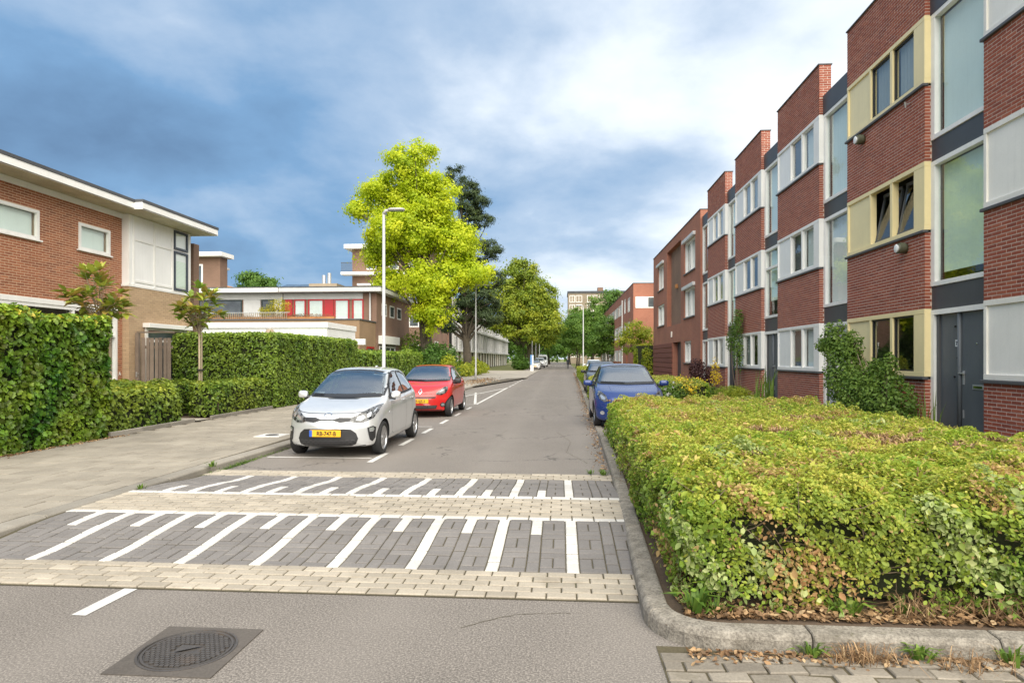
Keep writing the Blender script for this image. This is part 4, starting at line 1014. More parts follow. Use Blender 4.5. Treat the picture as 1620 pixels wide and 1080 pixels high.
for x in (-20.8, -18.4, -16.2):
    for z in (2, 5, 7.6, 11.2): window(bd, 'S', 68, x, x+1.1, z, z+1.3, 'white_frame', .12, 'far_glass', .03, back=-.004)
window(bd, 'E', -14.2, 72, 74, 2, 3.6, 'white_frame', .14, 'far_glass', .03, back=-.004)

# long white terrace with louvred balconies
lt = thing('louvred_terrace', (-14, 100, 0), 'long white three storey terrace with slatted screens receding on the left', 'building')
MB().box(-22, -14.25, 82, 170, 0, 9.4).build('core', 'room_dark', lt); MB().box(-22.2, -14.3, 81.7, 81.98, 0, 9.5).build('end_wall', 'wall_rose', lt)
MB().box(-22, -14.0, 81.8, 170, 9.4, 9.7).build('roof_edge', 'grey_white', lt)
for z in (2.6, 5.85): MB().box(-14.25, -13.5, 81.9, 170, z, z+.28).build('floor_band', 'grey_white', lt)
nU = 20; U0, UL = 82.2, 4.4
lv_tv = []
post_me = proto('post', BOXV, BOXF, 'grey_white'); slat_me = proto('slat', BOXV, BOXF, 'grey_white')
for u in range(nU):
    y = U0+u*UL
    for yy in (y, y+UL/2): put('post', post_me, lt, (-13.85, yy, 6.0), (0, 0, 0), (.22, .12, 6.8))
    for fl, z in enumerate((2.9, 6.15)):
        wpart('cladding', 'wall_rose' if u % 2 else 'cream_frame', lt, 'E', -14.25, y+2.3, y+3.0, z, z+2.9, 0, .06)
        window(lt, 'E', -14.25, y+3.05, y+4.25, z, z+2.9, 'white_frame', .14, 'far_glass', .05, back=-.004, mull=(y+3.65,), trans=(z+1.0,))
        nsl = 14
        if u < 9:
            me = pieces_mesh('louvre', BOXV, BOXF, [(-13.8, y+1.1, z+.12+.2*k) for k in range(nsl)], None, [(.10, 1.95, .085)]*nsl, org=ORG[lt]); link('louvre', me, 'white_frame', lt)
        else: wpart('louvre', 'grey_white', lt, 'E', -14.0, y+.2, y+2.1, z+.1, z+2.8, 0, .06)
    wpart('ground_wall', 'cream_frame', lt, 'E', -14.25, y+.1, y+2.2, 0, 2.6, 0, .08); wpart('door', 'brick_brown' if u % 3 else 'room_dark', lt, 'E', -14.25, y+2.5, y+3.9, .1, 2.3, 0, .03)
# ================================================================== cars
def curve(pts):
    xs = np.array([p[0] for p in pts], float); ys = np.array([p[1] for p in pts], float)
    h = np.diff(xs); d = np.diff(ys)/h; m = np.zeros(len(xs)); m[0], m[-1] = d[0], d[-1]
    for i in range(1, len(xs)-1):
        if d[i-1]*d[i] > 0:
            w1, w2 = 2*h[i]+h[i-1], h[i]+2*h[i-1]; m[i] = (w1+w2)/(w1/d[i-1]+w2/d[i])
    def f(x):
        x = min(max(x, xs[0]), xs[-1]); i = min(int(np.searchsorted(xs, x, 'right')-1), len(xs)-2); t = (x-xs[i])/h[i]
        return float((2*t**3-3*t*t+1)*ys[i]+(t**3-2*t*t+t)*h[i]*m[i]+(-2*t**3+3*t*t)*ys[i+1]+(t**3-t*t)*h[i]*m[i+1])
    return f
def crom(P, sub):
    P = [np.array(p, float) for p in P]; out = []
    for i in range(len(P)-1):
        p0, p1, p2, p3 = P[max(i-1, 0)], P[i], P[i+1], P[min(i+2, len(P)-1)]
        for k in range(sub):
            t = k/sub; a = .5*((2*p1)+(p2-p0)*t+(2*p0-5*p1+4*p2-p3)*t*t+(3*p1-p0-3*p2+p3)*t**3); out.append(a)
    out.append(P[-1]); return out
def superell(c, r, e=2.6, n=10):
    mb = MB(); m = n*2; b = 0
    sg = lambda v, p: math.copysign(abs(v)**p, v)
    for i in range(n+1):
        la = -math.pi/2+math.pi*i/n
        for k in range(m):
            lo = 2*math.pi*k/m; q = 2/e
            mb.v.append((c[0]+r[0]*sg(math.cos(la), q)*sg(math.cos(lo), q), c[1]+r[1]*sg(math.cos(la), q)*sg(math.sin(lo), q), c[2]+r[2]*sg(math.sin(la), q)))
    for i in range(n):
        for k in range(m): mb.f.append((i*m+k, i*m+(k+1) % m, (i+1)*m+(k+1) % m, (i+1)*m+k)); mb.mi.append(0)
    return mb
class Car:
    def __init__(s, name, loc, label, group, P, paint, cat='car', rz=0):
        s.root = thing(name, loc, label, cat, group, rz); s.P = P; s.paint = paint; s.shell()
    def shell(s):
        P = s.P; L = P['L']; zt, zbelt, w, zb, wr = (curve(P[k]) for k in ('zt', 'belt', 'w', 'zb', 'wr'))
        st = [(0, .03), (0, .45), (.004, .78), (.014, .92), (.035, .985)]+[(y, 1) for y in np.concatenate([np.linspace(.07, 1.0, 16), np.linspace(1.06, L-.5, 30), np.linspace(L-.45, L-.04, 14)])]+[(L-.015, .985), (L-.004, .9), (L, .7), (L, .03)]
        rows = []
        bf, br_ = P.get('bow', .24), P.get('bowr', .14); zc = P.get('zc', .46)
        for y, sc in st:
            yy = min(max(y, 0), L); W_, B, T, Zb, Wr = w(yy), zbelt(yy), zt(yy), zb(yy), wr(yy); H = T-B
            C = [(0, Zb), (.62*W_, Zb), (.86*W_, Zb+.012), (.965*W_, Zb+.075), (.992*W_, Zb+.20), (W_, .5*(Zb+B)+.03), (.992*W_, B-.12), (.965*W_, B-.035), (.93*W_, B+.012),
                 (.5*(.93*W_+Wr*1.06), B+.36*H), (Wr*1.04, B+.70*H), (Wr*.955, B+.885*H), (Wr*.78, B+.962*H), (Wr*.42, B+.992*H), (0, T)]
            pts = crom(C, 3)
            row = []
            for x, z in pts:
                x *= sc; z = zc+(z-zc)*sc
                q = abs(x)/max(W_, .01)
                y2 = y+bf*q**2.3*max(0, 1-y/.85)**1.2-br_*q**2.6*max(0, 1-(L-y)/.7)**1.2
                # lean the nose and tail back above the bumper line
                y2 += P.get('lean', .20)*max(0, z-.50)*max(0, 1-y/.35)
                row.append((x, y2, z))
            rows.append(row)
        n = len(rows[0]); V = []; F = []
        ring = 2*(n-1)
        for row in rows:
            V += row+[(-x, y, z) for x, y, z in row[-2:0:-1]]
        for i in range(len(rows)-1):
            for k in range(ring):
                k2 = (k+1) % ring; F.append((i*ring+k, i*ring+k2, (i+1)*ring+k2, (i+1)*ring+k))
        F.append(tuple(range(ring))[::-1]); F.append(tuple((len(rows)-1)*ring+k for k in range(ring)))
        s.bvh = BVHTree.FromPolygons([Vector(v) for v in V], F)
        me = bpy.data.meshes.new('body'); me.from_pydata(V, [], F); me.materials.append(M[s.paint]); me.materials.append(M['black_plastic'])
        bm = bmesh.new(); bm.from_mesh(me); bmesh.ops.recalc_face_normals(bm, faces=bm.faces); bm.to_mesh(me); bm.free()
        ob = bpy.data.objects.new('body', me); COL.objects.link(ob)
        cut = MB()
        for ya in P['axles']:
            for sx in (-1, 1):
                cut.lathe([(P['arch'], sx*(P['track']-.17)), (P['arch'], sx*1.3)], (0, ya, P['wr_']), 32, 'x')
        cm = cut.mesh('cut'); cm.materials.append(M['black_plastic'])
        bm = bmesh.new(); bm.from_mesh(cm); bmesh.ops.recalc_face_normals(bm, faces=bm.faces); bm.to_mesh(cm); bm.free()
        co = bpy.data.objects.new('cut', cm); COL.objects.link(co)
        md = ob.modifiers.new('b', 'BOOLEAN'); md.object = co; md.operation = 'DIFFERENCE'; md.solver = 'EXACT'
        try: md.material_mode = 'TRANSFER'
        except Exception: pass
        bpy.context.view_layer.update()
        nm = bpy.data.meshes.new_from_object(ob.evaluated_get(bpy.context.evaluated_depsgraph_get()))
        bpy.data.objects.remove(ob); bpy.data.objects.remove(co)
        nm.polygons.foreach_set('use_smooth', [True]*len(nm.polygons)); nm.set_sharp_from_angle(angle=R(42))
        s.body = link('body', nm, None, s.root)
        s.cut_me = nm
    def opening(s, axis, poly, shrink=.016, front=None):
        """remove shell faces behind a pane so one looks into the cabin"""
        c = Vector((sum(p[0] for p in poly)/len(poly), sum(p[1] for p in poly)/len(poly)))
        Q = [c+(Vector(p)-c)*(1-shrink/max((Vector(p)-c).length, .05)) for p in poly]; n = len(Q)
        def ins(x, y):
            r = False
            for i in range(n):
                a, b = Q[i], Q[(i+1) % n]
                if (a.y > y) != (b.y > y) and x < (b.x-a.x)*(y-a.y)/(b.y-a.y)+a.x: r = not r
            return r
        bm = bmesh.new(); bm.from_mesh(s.cut_me); dead = []
        for f in bm.faces:
            m = f.calc_center_median()
            if axis == 'f' and (m.y > s.P['L']*.55 or f.normal.y > .05): continue
            if axis == 'R' and m.x < .3 or axis == 'L' and m.x > -.3: continue
            if all(ins(v.co.x, v.co.z) if axis == 'f' else ins(v.co.y, v.co.z) for v in f.verts): dead.append(f)
        bmesh.ops.delete(bm, geom=dead, context='FACES'); bm.to_mesh(s.cut_me); bm.free()
    def pane(s, name, axis, poly, frit=.05):
        for ax in ((axis,) if axis == 'f' else ('R', 'L')):
            s.opening(ax, poly)
            w = s.patch(name, ax, poly, 'car_glass', .006)
            s.strip('seal', ax, list(poly)+[poly[0], poly[1]], frit, 'black_plastic', .011, w)
        return w
    def cabin(s, y0, z0=.42, seat='cloth_dark', wx=.37):
        L = s.P['L']; W_ = .66
        MB().box(-W_, W_, y0-.05, L-.45, .26, z0-.05).box(-W_, -W_+.03, y0+.2, L-.6, .3, .90).box(W_-.03, W_, y0+.2, L-.6, .3, .90).build('cabin_floor', 'room_dark', s.root, local=True)
        superell((0, y0+.10, .86), (.64, .28, .10), 3).build('dashboard', 'black_plastic', s.root, True, local=True)
        for x in (-wx, wx):
            for yy, nm in ((y0+.95, 'front_seat'), (y0+1.75, 'rear_seat')):
                st = superell((x, yy, .80), (.23, .09, .30), 3.2).build(nm, seat, s.root, True, local=True)
                superell((x, yy+.03, 1.17), (.125, .055, .085), 3).build('headrest', seat, st, True, local=True)
        mb = MB(); n = 20; a = [(wx+.17*math.cos(2*math.pi*i/n), y0+.40+.06*math.sin(2*math.pi*i/n), .95+.16*math.sin(2*math.pi*i/n)) for i in range(n+1)]
        mb.tube(a, .016, 6, False); mb.tube([(wx-.16, y0+.4, .95), (wx+.16, y0+.4, .95)], .018, 6); mb.build('steering_wheel', 'black_plastic', s.root, True, local=True)
        superell((0, y0+.62, 1.30), (.10, .02, .03), 3).build('inner_mirror', 'black_plastic', s.root, True, local=True)
    def hit(s, axis, a, b):
        if axis == 'f': o, d = Vector((a, -3, b)), Vector((0, 1, 0))
        elif axis == 'r': o, d = Vector((a, 9, b)), Vector((0, -1, 0))
        elif axis == 'R': o, d = Vector((3, a, b)), Vector((-1, 0, 0))
        elif axis == 'L': o, d = Vector((-3, a, b)), Vector((1, 0, 0))
        else: o, d = Vector((a, b, 4)), Vector((0, 0, -1))
        h = s.bvh.ray_cast(o, d)
        if h[0] is None:
            h = s.bvh.find_nearest(o+d*(3 if axis in 'fRL' else 5))
        n = h[1]
        if n.dot(d) > 0: n = -n
        return h[0], n
    def patch(s, name, axis, poly, mat, off=.004, parent=None, step=.035, thick=None):
        """a panel that follows the body: outline in the projection plane, dropped on the shell"""
        P2 = []
        for i in range(len(poly)):
            a, b = Vector(poly[i]), Vector(poly[(i+1) % len(poly)]); k = max(1, int((b-a).length/step)); P2 += [a+(b-a)*j/k for j in range(k)]
        nb = len(P2); edges = [(i, (i+1) % nb) for i in range(nb)]
        xs = [p.x for p in P2]; ys = [p.y for p in P2]
        def inside(p):
            c = False
            for i in range(nb):
                a, b = P2[i], P2[(i+1) % nb]
                if (a.y > p.y) != (b.y > p.y) and p.x < (b.x-a.x)*(p.y-a.y)/(b.y-a.y)+a.x: c = not c
            return c
        pts = list(P2)
        gx = np.arange(min(xs)+step/2, max(xs), step); gy = np.arange(min(ys)+step/2, max(ys), step)
        for x in gx:
            for y in gy:
                p = Vector((x, y))
                if inside(p) and min((p-q).length for q in P2) > step*.4: pts.append(p)
        r = geometry.delaunay_2d_cdt(pts, edges, [], 1, 1e-5)
        V = []; 
        for p in r[0]:
            h, n = s.hit(axis, p.x, p.y); V.append(h+n*(off+.004))
        me = bpy.data.meshes.new(name); me.from_pydata([tuple(v) for v in V], [], [tuple(f) for f in r[2]]); me.update()
        o = link(name, me, mat, parent or s.root, True)
        if thick:
            so = o.modifiers.new('solid', 'SOLIDIFY'); so.thickness = thick; so.offset = 1 if False else 0
        return o
    def strip(s, name, axis, line, width, mat, off=.003, parent=None):
        pts = [Vector(p) for p in line]; dense = []
        for a, b in zip(pts[:-1], pts[1:]):
            k = max(1, int((b-a).length/.06)); dense += [a+(b-a)*j/k for j in range(k)]
        dense.append(pts[-1]); mb = MB()
        Q = []
        for i, p in enumerate(dense):
            d = (dense[min(i+1, len(dense)-1)]-dense[max(i-1, 0)]).normalized(); nn = Vector((-d.y, d.x))*width/2
            a, na = s.hit(axis, p.x-nn.x, p.y-nn.y); b, nb = s.hit(axis, p.x+nn.x, p.y+nn.y); Q.append((a+na*off, b+nb*off))
        for (a, b), (c, d) in zip(Q[:-1], Q[1:]): mb.poly([a, c, d, b])
        return mb.build(name, mat, parent or s.root, True, local=True)
    def mirrored(s, name, poly, mat, **k):
        s.patch(name, 'f', poly, mat, **k); s.patch(name, 'f', [(-x, z) for x, z in poly], mat, **k)
    def sides(s, name, poly, mat, **k):
        s.patch(name, 'R', poly, mat, **k); s.patch(name, 'L', poly, mat, **k)
    def wheels(s, spokes=8, rim='rim_alloy'):
        P = s.P; r = P['wr_']; wd = P.get('tw', .175)/2; rr = r*.70
        t1 = MB().lathe([(rr, -wd*.8), (rr+.02, -wd*.95), (r-.045, -wd), (r-.012, -wd*.86), (r, -wd*.6), (r, wd*.6), (r-.012, wd*.86), (r-.045, wd), (rr+.02, wd*.95), (rr, wd*.8)], n=36, axis='x', closed=True).mesh('wheel')
        t1.polygons.foreach_set('use_smooth', [True]*len(t1.polygons)); t1.materials.append(M['black_rubber'])
        mb = MB().lathe([(rr+.004, -wd*.5), (rr+.006, wd*.82), (rr-.012, wd*.86), (rr-.022, wd*.6), (rr-.026, -wd*.4)], n=36, axis='x')
        for k in range(spokes):
            a = 2*math.pi*k/spokes; ca, sa = math.cos(a), math.sin(a)
            def pt(rad, tan, h): return (h, rad*ca-tan*sa, rad*sa+tan*ca)
            w0, w1 = .030, .040 if spokes > 6 else .065
            q = [pt(.03, -w0, wd*.55), pt(.03, w0, wd*.55), pt(rr-.015, w1, wd*.72), pt(rr-.015, -w1, wd*.72)]
            q2 = [(h-.03, y, z) for h, y, z in q]
            mb.poly(q); mb.poly(q2[::-1])
            for i in range(4): mb.poly([q[i], q2[i], q2[(i+1) % 4], q[(i+1) % 4]])
        mb.lathe([(.045, wd*.40), (.045, wd*.66), (.03, wd*.74), (0, wd*.74)], n=18, axis='x')
        t2 = mb.mesh('rim'); t2.materials.append(M[rim])
        t3 = MB().lathe([(rr-.02, -.02), (rr-.02, 0), (0, 0)], n=24, axis='x').mesh('brake_disc'); t3.materials.append(M['black_plastic'])
        for ya in P['axles']:
            for sx in (1, -1):
                o = bpy.data.objects.new('wheel', t1); COL.objects.link(o); o.parent = s.root; o.location = (sx*P['track'], ya, r); o.scale = (1, 1, 1); o.rotation_euler = (0, 0, 0 if sx > 0 else math.pi)
                for nm, m_ in (('rim', t2), ('brake_disc', t3)):
                    c = bpy.data.objects.new(nm, m_); COL.objects.link(c); c.parent = o
    def mirrors(s, y, z, x, mat, r=(.105, .06, .075), stalk=True):
        for sx in (1, -1):
            m = superell((sx*x, y, z), r, 3.0).build('mirror', mat, s.root, True, local=True)
            if stalk: MB().tube([(sx*(x-.16), y+.04, z-.05), (sx*(x-.02), y+.01, z-.06)], [.03, .035], 8).build('stalk', 'black_plastic', m, True, local=True)
            MB().box(sx*x-r[0]*.8, sx*x+r[0]*.8, y+r[1]*.9, y+r[1]*1.02, z-r[2]*.75, z+r[2]*.75).build('mirror_glass', 'chrome', m, local=True)
    def plate(s, z, text, y=None, tilt=0, blue=True):
        y = y if y is not None else s.hit('f', 0, z)[0].y-.02
        p = bevelobj(MB().box(-.26, .26, y-.012, y+.01, z-.055, z+.055).build('number_plate', 'plate_yellow', s.root, local=True), .004, 1)
        if blue: MB().box(-.262, -.215, y-.0135, y-.0122, z-.053, z+.053).build('country_band', 'plate_blue', p, local=True)
        text_obj('characters', text, .098, 'plate_black', p, (.022, y-.014, z-.034), (R(90), 0, 0), world=False, ext=.001, font_scale=(.86, 1))
        return p

KIA = dict(L=3.595, axles=(.70, 3.09), arch=.332, track=.705, wr_=.287, tw=.178, bow=.25, lean=.24, zc=.45,
  zt=[(0, .60), (.04, .675), (.12, .735), (.30, .80), (.6, .875), (.88, .935), (1.0, .97), (1.2, 1.10), (1.5, 1.29), (1.75, 1.41), (2.05, 1.472), (2.4, 1.485), (2.8, 1.465), (3.12, 1.41), (3.3, 1.33), (3.45, 1.12), (3.53, .95), (3.58, .80), (3.595, .72)],
  belt=[(0, .54), (.06, .62), (.15, .685), (.3, .745), (.6, .82), (.9, .875), (1.3, .915), (2, .945), (3.0, .985), (3.4, .985), (3.55, .83), (3.595, .66)],
  w=[(0, .66), (.1, .715), (.3, .765), (.6, .792), (1.2, .798), (2.6, .795), (3.2, .775), (3.5, .715), (3.595, .64)],
  zb=[(0, .26), (.1, .19), (.4, .175), (3.2, .20), (3.5, .28), (3.595, .34)],
  wr=[(0, .54), (.4, .63), (.9, .655), (1.15, .64), (1.7, .575), (2.2, .565), (3.0, .54), (3.4, .52), (3.595, .5)])
k = Car('parked_car', (-3.84, 10.30, 0), 'silver small hatchback parked nearest on the left', 'cars parked along the street', KIA, 'paint_silver')
k.wheels(8); k.mirrors(1.20, 1.0, .865, 'paint_silver', (.085, .055, .066))
ws = k.pane('windshield', 'f', [(-.655, 1.0), (-.35, .985), (0, .982), (.35, .985), (.655, 1.0), (.60, 1.20), (.535, 1.365), (.30, 1.40), (0, 1.41), (-.30, 1.40), (-.535, 1.365), (-.60, 1.20)], .05)
k.cabin(1.0)
k.strip('wiper', 'f', [(-.50, 1.005), (-.10, .992)], .016, 'black_plastic', .012, ws); k.strip('wiper', 'f', [(.02, .992), (.52, 1.02)], .016, 'black_plastic', .012, ws)
k.patch('cowl', 'f', [(-.63, .965), (0, .945), (.63, .965), (.655, .998), (0, .98), (-.655, .998)], 'black_plastic', .003)
k.pane('side_window', 'RL', [(1.30, .985), (1.55, 1.17), (1.80, 1.335), (2.0, 1.385), (2.22, 1.395), (2.22, .99)], .04)
k.pane('side_window', 'RL', [(2.29, .992), (2.29, 1.395), (2.60, 1.38), (2.86, 1.32), (3.06, 1.14), (2.98, 1.03)], .04)
k.sides('quarter_trim', [(1.16, .93), (1.34, .975), (1.30, 1.0), (1.22, .965)], 'black_plastic', off=.004)
k.mirrored('headlight', [(.37, .61), (.45, .585), (.57, .588), (.70, .655), (.742, .76), (.748, .865), (.70, .852), (.57, .775), (.45, .70), (.385, .668)], 'lamp_clear', off=.006)
k.mirrored('lamp_reflector', [(.46, .625), (.53, .618), (.585, .66), (.55, .70), (.48, .672)], 'lamp_lens', off=.010)
k.mirrored('lamp_bezel', [(.61, .665), (.655, .68), (.665, .735), (.64, .75), (.60, .71)], 'lamp_lens', off=.010)
k.mirrored('turn_signal', [(.68, .73), (.71, .76), (.718, .81), (.695, .80)], 'lamp_lens', off=.010)
k.patch('upper_grille', 'f', [(-.40, .615), (-.22, .595), (-.12, .625), (.12, .625), (.22, .595), (.40, .615), (.385, .668), (.20, .672), (.10, .645), (-.10, .645), (-.20, .672), (-.385, .668)], 'black_plastic', .005)
gr = k.patch('lower_grille', 'f', [(-.50, .33), (-.47, .42), (-.39, .485), (-.25, .495), (.25, .495), (.39, .485), (.47, .42), (.50, .33), (.47, .25), (.40, .215), (0, .205), (-.40, .215), (-.47, .25)], 'black_plastic', .004)
for r_ in range(3):
    for i in range(-5, 6):
        x = i*.085+(.042 if r_ % 2 else 0); z = .235+r_*.032
        if abs(x) < .44: k.strip('mesh_rib', 'f', [(x-.032, z), (x, z+.014), (x+.032, z)], .007, 'sill_grey', .010, gr)
k.mirrored('fog_lamp_pod', [(.625, .50), (.70, .525), (.735, .50), (.725, .33), (.69, .27), (.66, .30), (.64, .40)], 'black_plastic', off=.005)
k.mirrored('fog_lamp', [(.645, .49), (.70, .505), (.715, .47), (.70, .435), (.655, .435)], 'lamp_lens', off=.012)
k.plate(.425, 'RB-747-B', y=k.hit('f', 0, .42)[0].y-.018)
lg = MB(); N_ = 20; yl = k.hit('f', 0, .712)[0]
bd_ = k.strip('emblem', 'f', [(.062*math.cos(2*math.pi*i/N_), .712+.026*math.sin(2*math.pi*i/N_)) for i in range(N_+1)], .010, 'chrome', .008)
text_obj('emblem_letters', 'KIA', .040, 'chrome', bd_, (0, yl.y-.012, .698), (R(78), 0, 0), world=False, ext=.002)
k.strip('bonnet_seam', 'f', [(-.66, .80), (-.52, .755), (-.36, .738), (0, .735), (.36, .738), (.52, .755), (.66, .80)], .007, 'black_plastic', .0035)
k.strip('bumper_lip', 'f', [(-.60, .215), (-.4, .19), (.4, .19), (.60, .215)], .012, 'sill_grey', .006)
for ax in 'RL':
    k.strip('door_seam', ax, [(1.22, .93), (1.16, .70), (1.20, .34), (1.34, .285)], .007, 'black_plastic'); k.strip('door_seam', ax, [(2.255, 1.40), (2.255, .60), (2.24, .285)], .008, 'black_plastic')
    k.strip('door_seam', ax, [(2.93, 1.02), (2.84, .80), (2.76, .55), (2.70, .33), (2.56, .285)], .007, 'black_plastic'); k.strip('sill_trim', ax, [(1.1, .275), (2.72, .285)], .05, 'paint_silver', .006)
    k.strip('belt_trim', ax, [(1.28, .978), (2.22, .982), (2.98, 1.022)], .014, 'black_plastic', .006)
    for yh in (2.07, 2.80):
        h_, n_ = k.hit(ax, yh, .865)
        superell((h_.x+n_.x*.022, h_.y, h_.z), (.014, .085, .016), 3).build('door_handle', 'paint_silver', k.root, True, local=True)
    h_, n_ = k.hit(ax, 1.02, .70); superell((h_.x+n_.x*.004, h_.y, h_.z), (.006, .03, .014), 3).build('side_repeater', 'lamp_lens', k.root, True, local=True)
superell((0, 2.95, 1.475), (.022, .07, .03), 2.2).build('aerial_fin', 'paint_silver', k.root, True, local=True)

TW = dict(L=3.60, axles=(.66, 3.03), arch=.33, track=.72, wr_=.288, tw=.175, bow=.34, lean=.34, zc=.45,
  zt=[(0, .58), (.05, .68), (.14, .755), (.3, .83), (.55, .905), (.78, .955), (.9, .99), (1.1, 1.12), (1.4, 1.29), (1.7, 1.41), (2.0, 1.46), (2.4, 1.47), (2.8, 1.44), (3.15, 1.36), (3.35, 1.20), (3.5, .98), (3.57, .80), (3.6, .70)],
  belt=[(0, .52), (.06, .61), (.15, .69), (.3, .765), (.6, .85), (.9, .905), (1.4, .94), (2, .955), (3, .985), (3.4, .96), (3.55, .80), (3.6, .64)],
  w=[(0, .64), (.1, .71), (.3, .78), (.6, .815), (1.2, .82), (2.6, .825), (3.2, .80), (3.5, .73), (3.6, .64)],
  zb=[(0, .26), (.1, .19), (.4, .175), (3.2, .20), (3.5, .28), (3.6, .34)],
  wr=[(0, .53), (.4, .64), (.8, .67), (1.1, .65), (1.6, .585), (2.2, .57), (3.0, .54), (3.4, .52), (3.6, .5)])
t_ = Car('parked_car', (-3.91, 17.62, 0), 'bright red small hatchback parked behind the silver one', 'cars parked along the street', TW, 'paint_red')
t_.wheels(5); t_.mirrors(1.10, 1.0, .90, 'black_plastic')
ws = t_.pane('windshield', 'f', [(-.67, 1.02), (0, 1.0), (.67, 1.02), (.61, 1.21), (.54, 1.36), (.30, 1.395), (0, 1.405), (-.30, 1.395), (-.54, 1.36), (-.61, 1.21)], .05)
t_.cabin(.95)
t_.strip('wiper', 'f', [(-.45, 1.02), (.30, 1.01)], .016, 'black_plastic', .012, ws)
t_.pane('side_window', 'RL', [(1.22, 1.0), (1.5, 1.18), (1.75, 1.325), (2.0, 1.375), (2.25, 1.385), (2.25, 1.0)], .04); t_.pane('side_window', 'RL', [(2.33, 1.0), (2.33, 1.38), (2.65, 1.355), (2.92, 1.24), (3.0, 1.08)], .04)
t_.mirrored('headlight', [(.43, .64), (.56, .625), (.67, .68), (.72, .77), (.70, .85), (.62, .85), (.50, .76), (.43, .69)], 'lamp_clear', off=.006); t_.mirrored('lamp_reflector', [(.52, .67), (.60, .67), (.64, .74), (.60, .78), (.53, .73)], 'lamp_lens', off=.011)
t_.patch('upper_slot', 'f', [(-.42, .545), (.42, .545), (.43, .585), (-.43, .585)], 'black_plastic'); t_.patch('lower_grille', 'f', [(-.44, .25), (.44, .25), (.47, .35), (-.47, .35)], 'black_plastic')
for r_ in range(3): t_.strip('grille_bar', 'f', [(-.44, .275+r_*.027), (.44, .275+r_*.027)], .007, 'sill_grey', .009)
t_.mirrored('fog_lamp', [(.60+.062*math.cos(a), .36+.062*math.sin(a)) for a in np.linspace(0, 2*math.pi, 14)[:-1]], 'black_plastic', off=.006); t_.mirrored('fog_lens', [(.60+.042*math.cos(a), .36+.042*math.sin(a)) for a in np.linspace(0, 2*math.pi, 12)[:-1]], 'lamp_lens', off=.012)
t_.plate(.47, '85-SJZ-3', blue=False)
di = [(0, .085), (.055, 0), (0, -.085), (-.055, 0), (0, .085)]
t_.strip('emblem', 'f', [(x*.8, .72+z*.8) for x, z in di], .026, 'chrome', .010)
t_.strip('bumper_lip', 'f', [(-.58, .215), (.58, .215)], .02, 'black_plastic', .005)
t_.strip('bonnet_seam', 'f', [(-.70, .87), (-.60, .80), (-.40, .66), (.40, .66), (.60, .80), (.70, .87)], .007, 'black_plastic', .0035)
for ax in 'RL':
    t_.strip('door_seam', ax, [(1.12, .93), (1.06, .6), (1.15, .30)], .007, 'black_plastic'); t_.strip('door_seam', ax, [(2.29, 1.38), (2.29, .7), (2.2, .30)], .008, 'black_plastic')
    h_, n_ = t_.hit(ax, 2.1, .86); superell((h_.x+n_.x*.02, h_.y, h_.z), (.014, .08, .016), 3).build('door_handle', 'paint_red', t_.root, True, local=True)

BLU = dict(KIA); BLU.update(L=3.75, axles=(.78, 3.2), wr_=.30, arch=.345, track=.73, bow=.30, lean=.30,
  w=[(a*3.75/3.595, b*1.055) for a, b in KIA['w']], wr=[(a*3.75/3.595, b*1.06) for a, b in KIA['wr']],
  zt=[(0, .60), (.05, .69), (.14, .76), (.34, .84), (.7, .925), (.98, .985), (1.1, 1.02), (1.3, 1.14), (1.6, 1.32), (1.9, 1.44), (2.2, 1.495), (2.6, 1.505), (3.0, 1.48), (3.3, 1.41), (3.5, 1.25), (3.65, 1.0), (3.72, .82), (3.75, .72)],
  belt=[(0, .54), (.06, .63), (.15, .70), (.34, .775), (.7, .86), (1.0, .91), (1.4, .94), (2.2, .96), (3.1, .99), (3.5, .98), (3.7, .80), (3.75, .66)], zb=[(0, .26), (.1, .19), (.4, .175), (3.3, .2), (3.6, .28), (3.75, .34)])
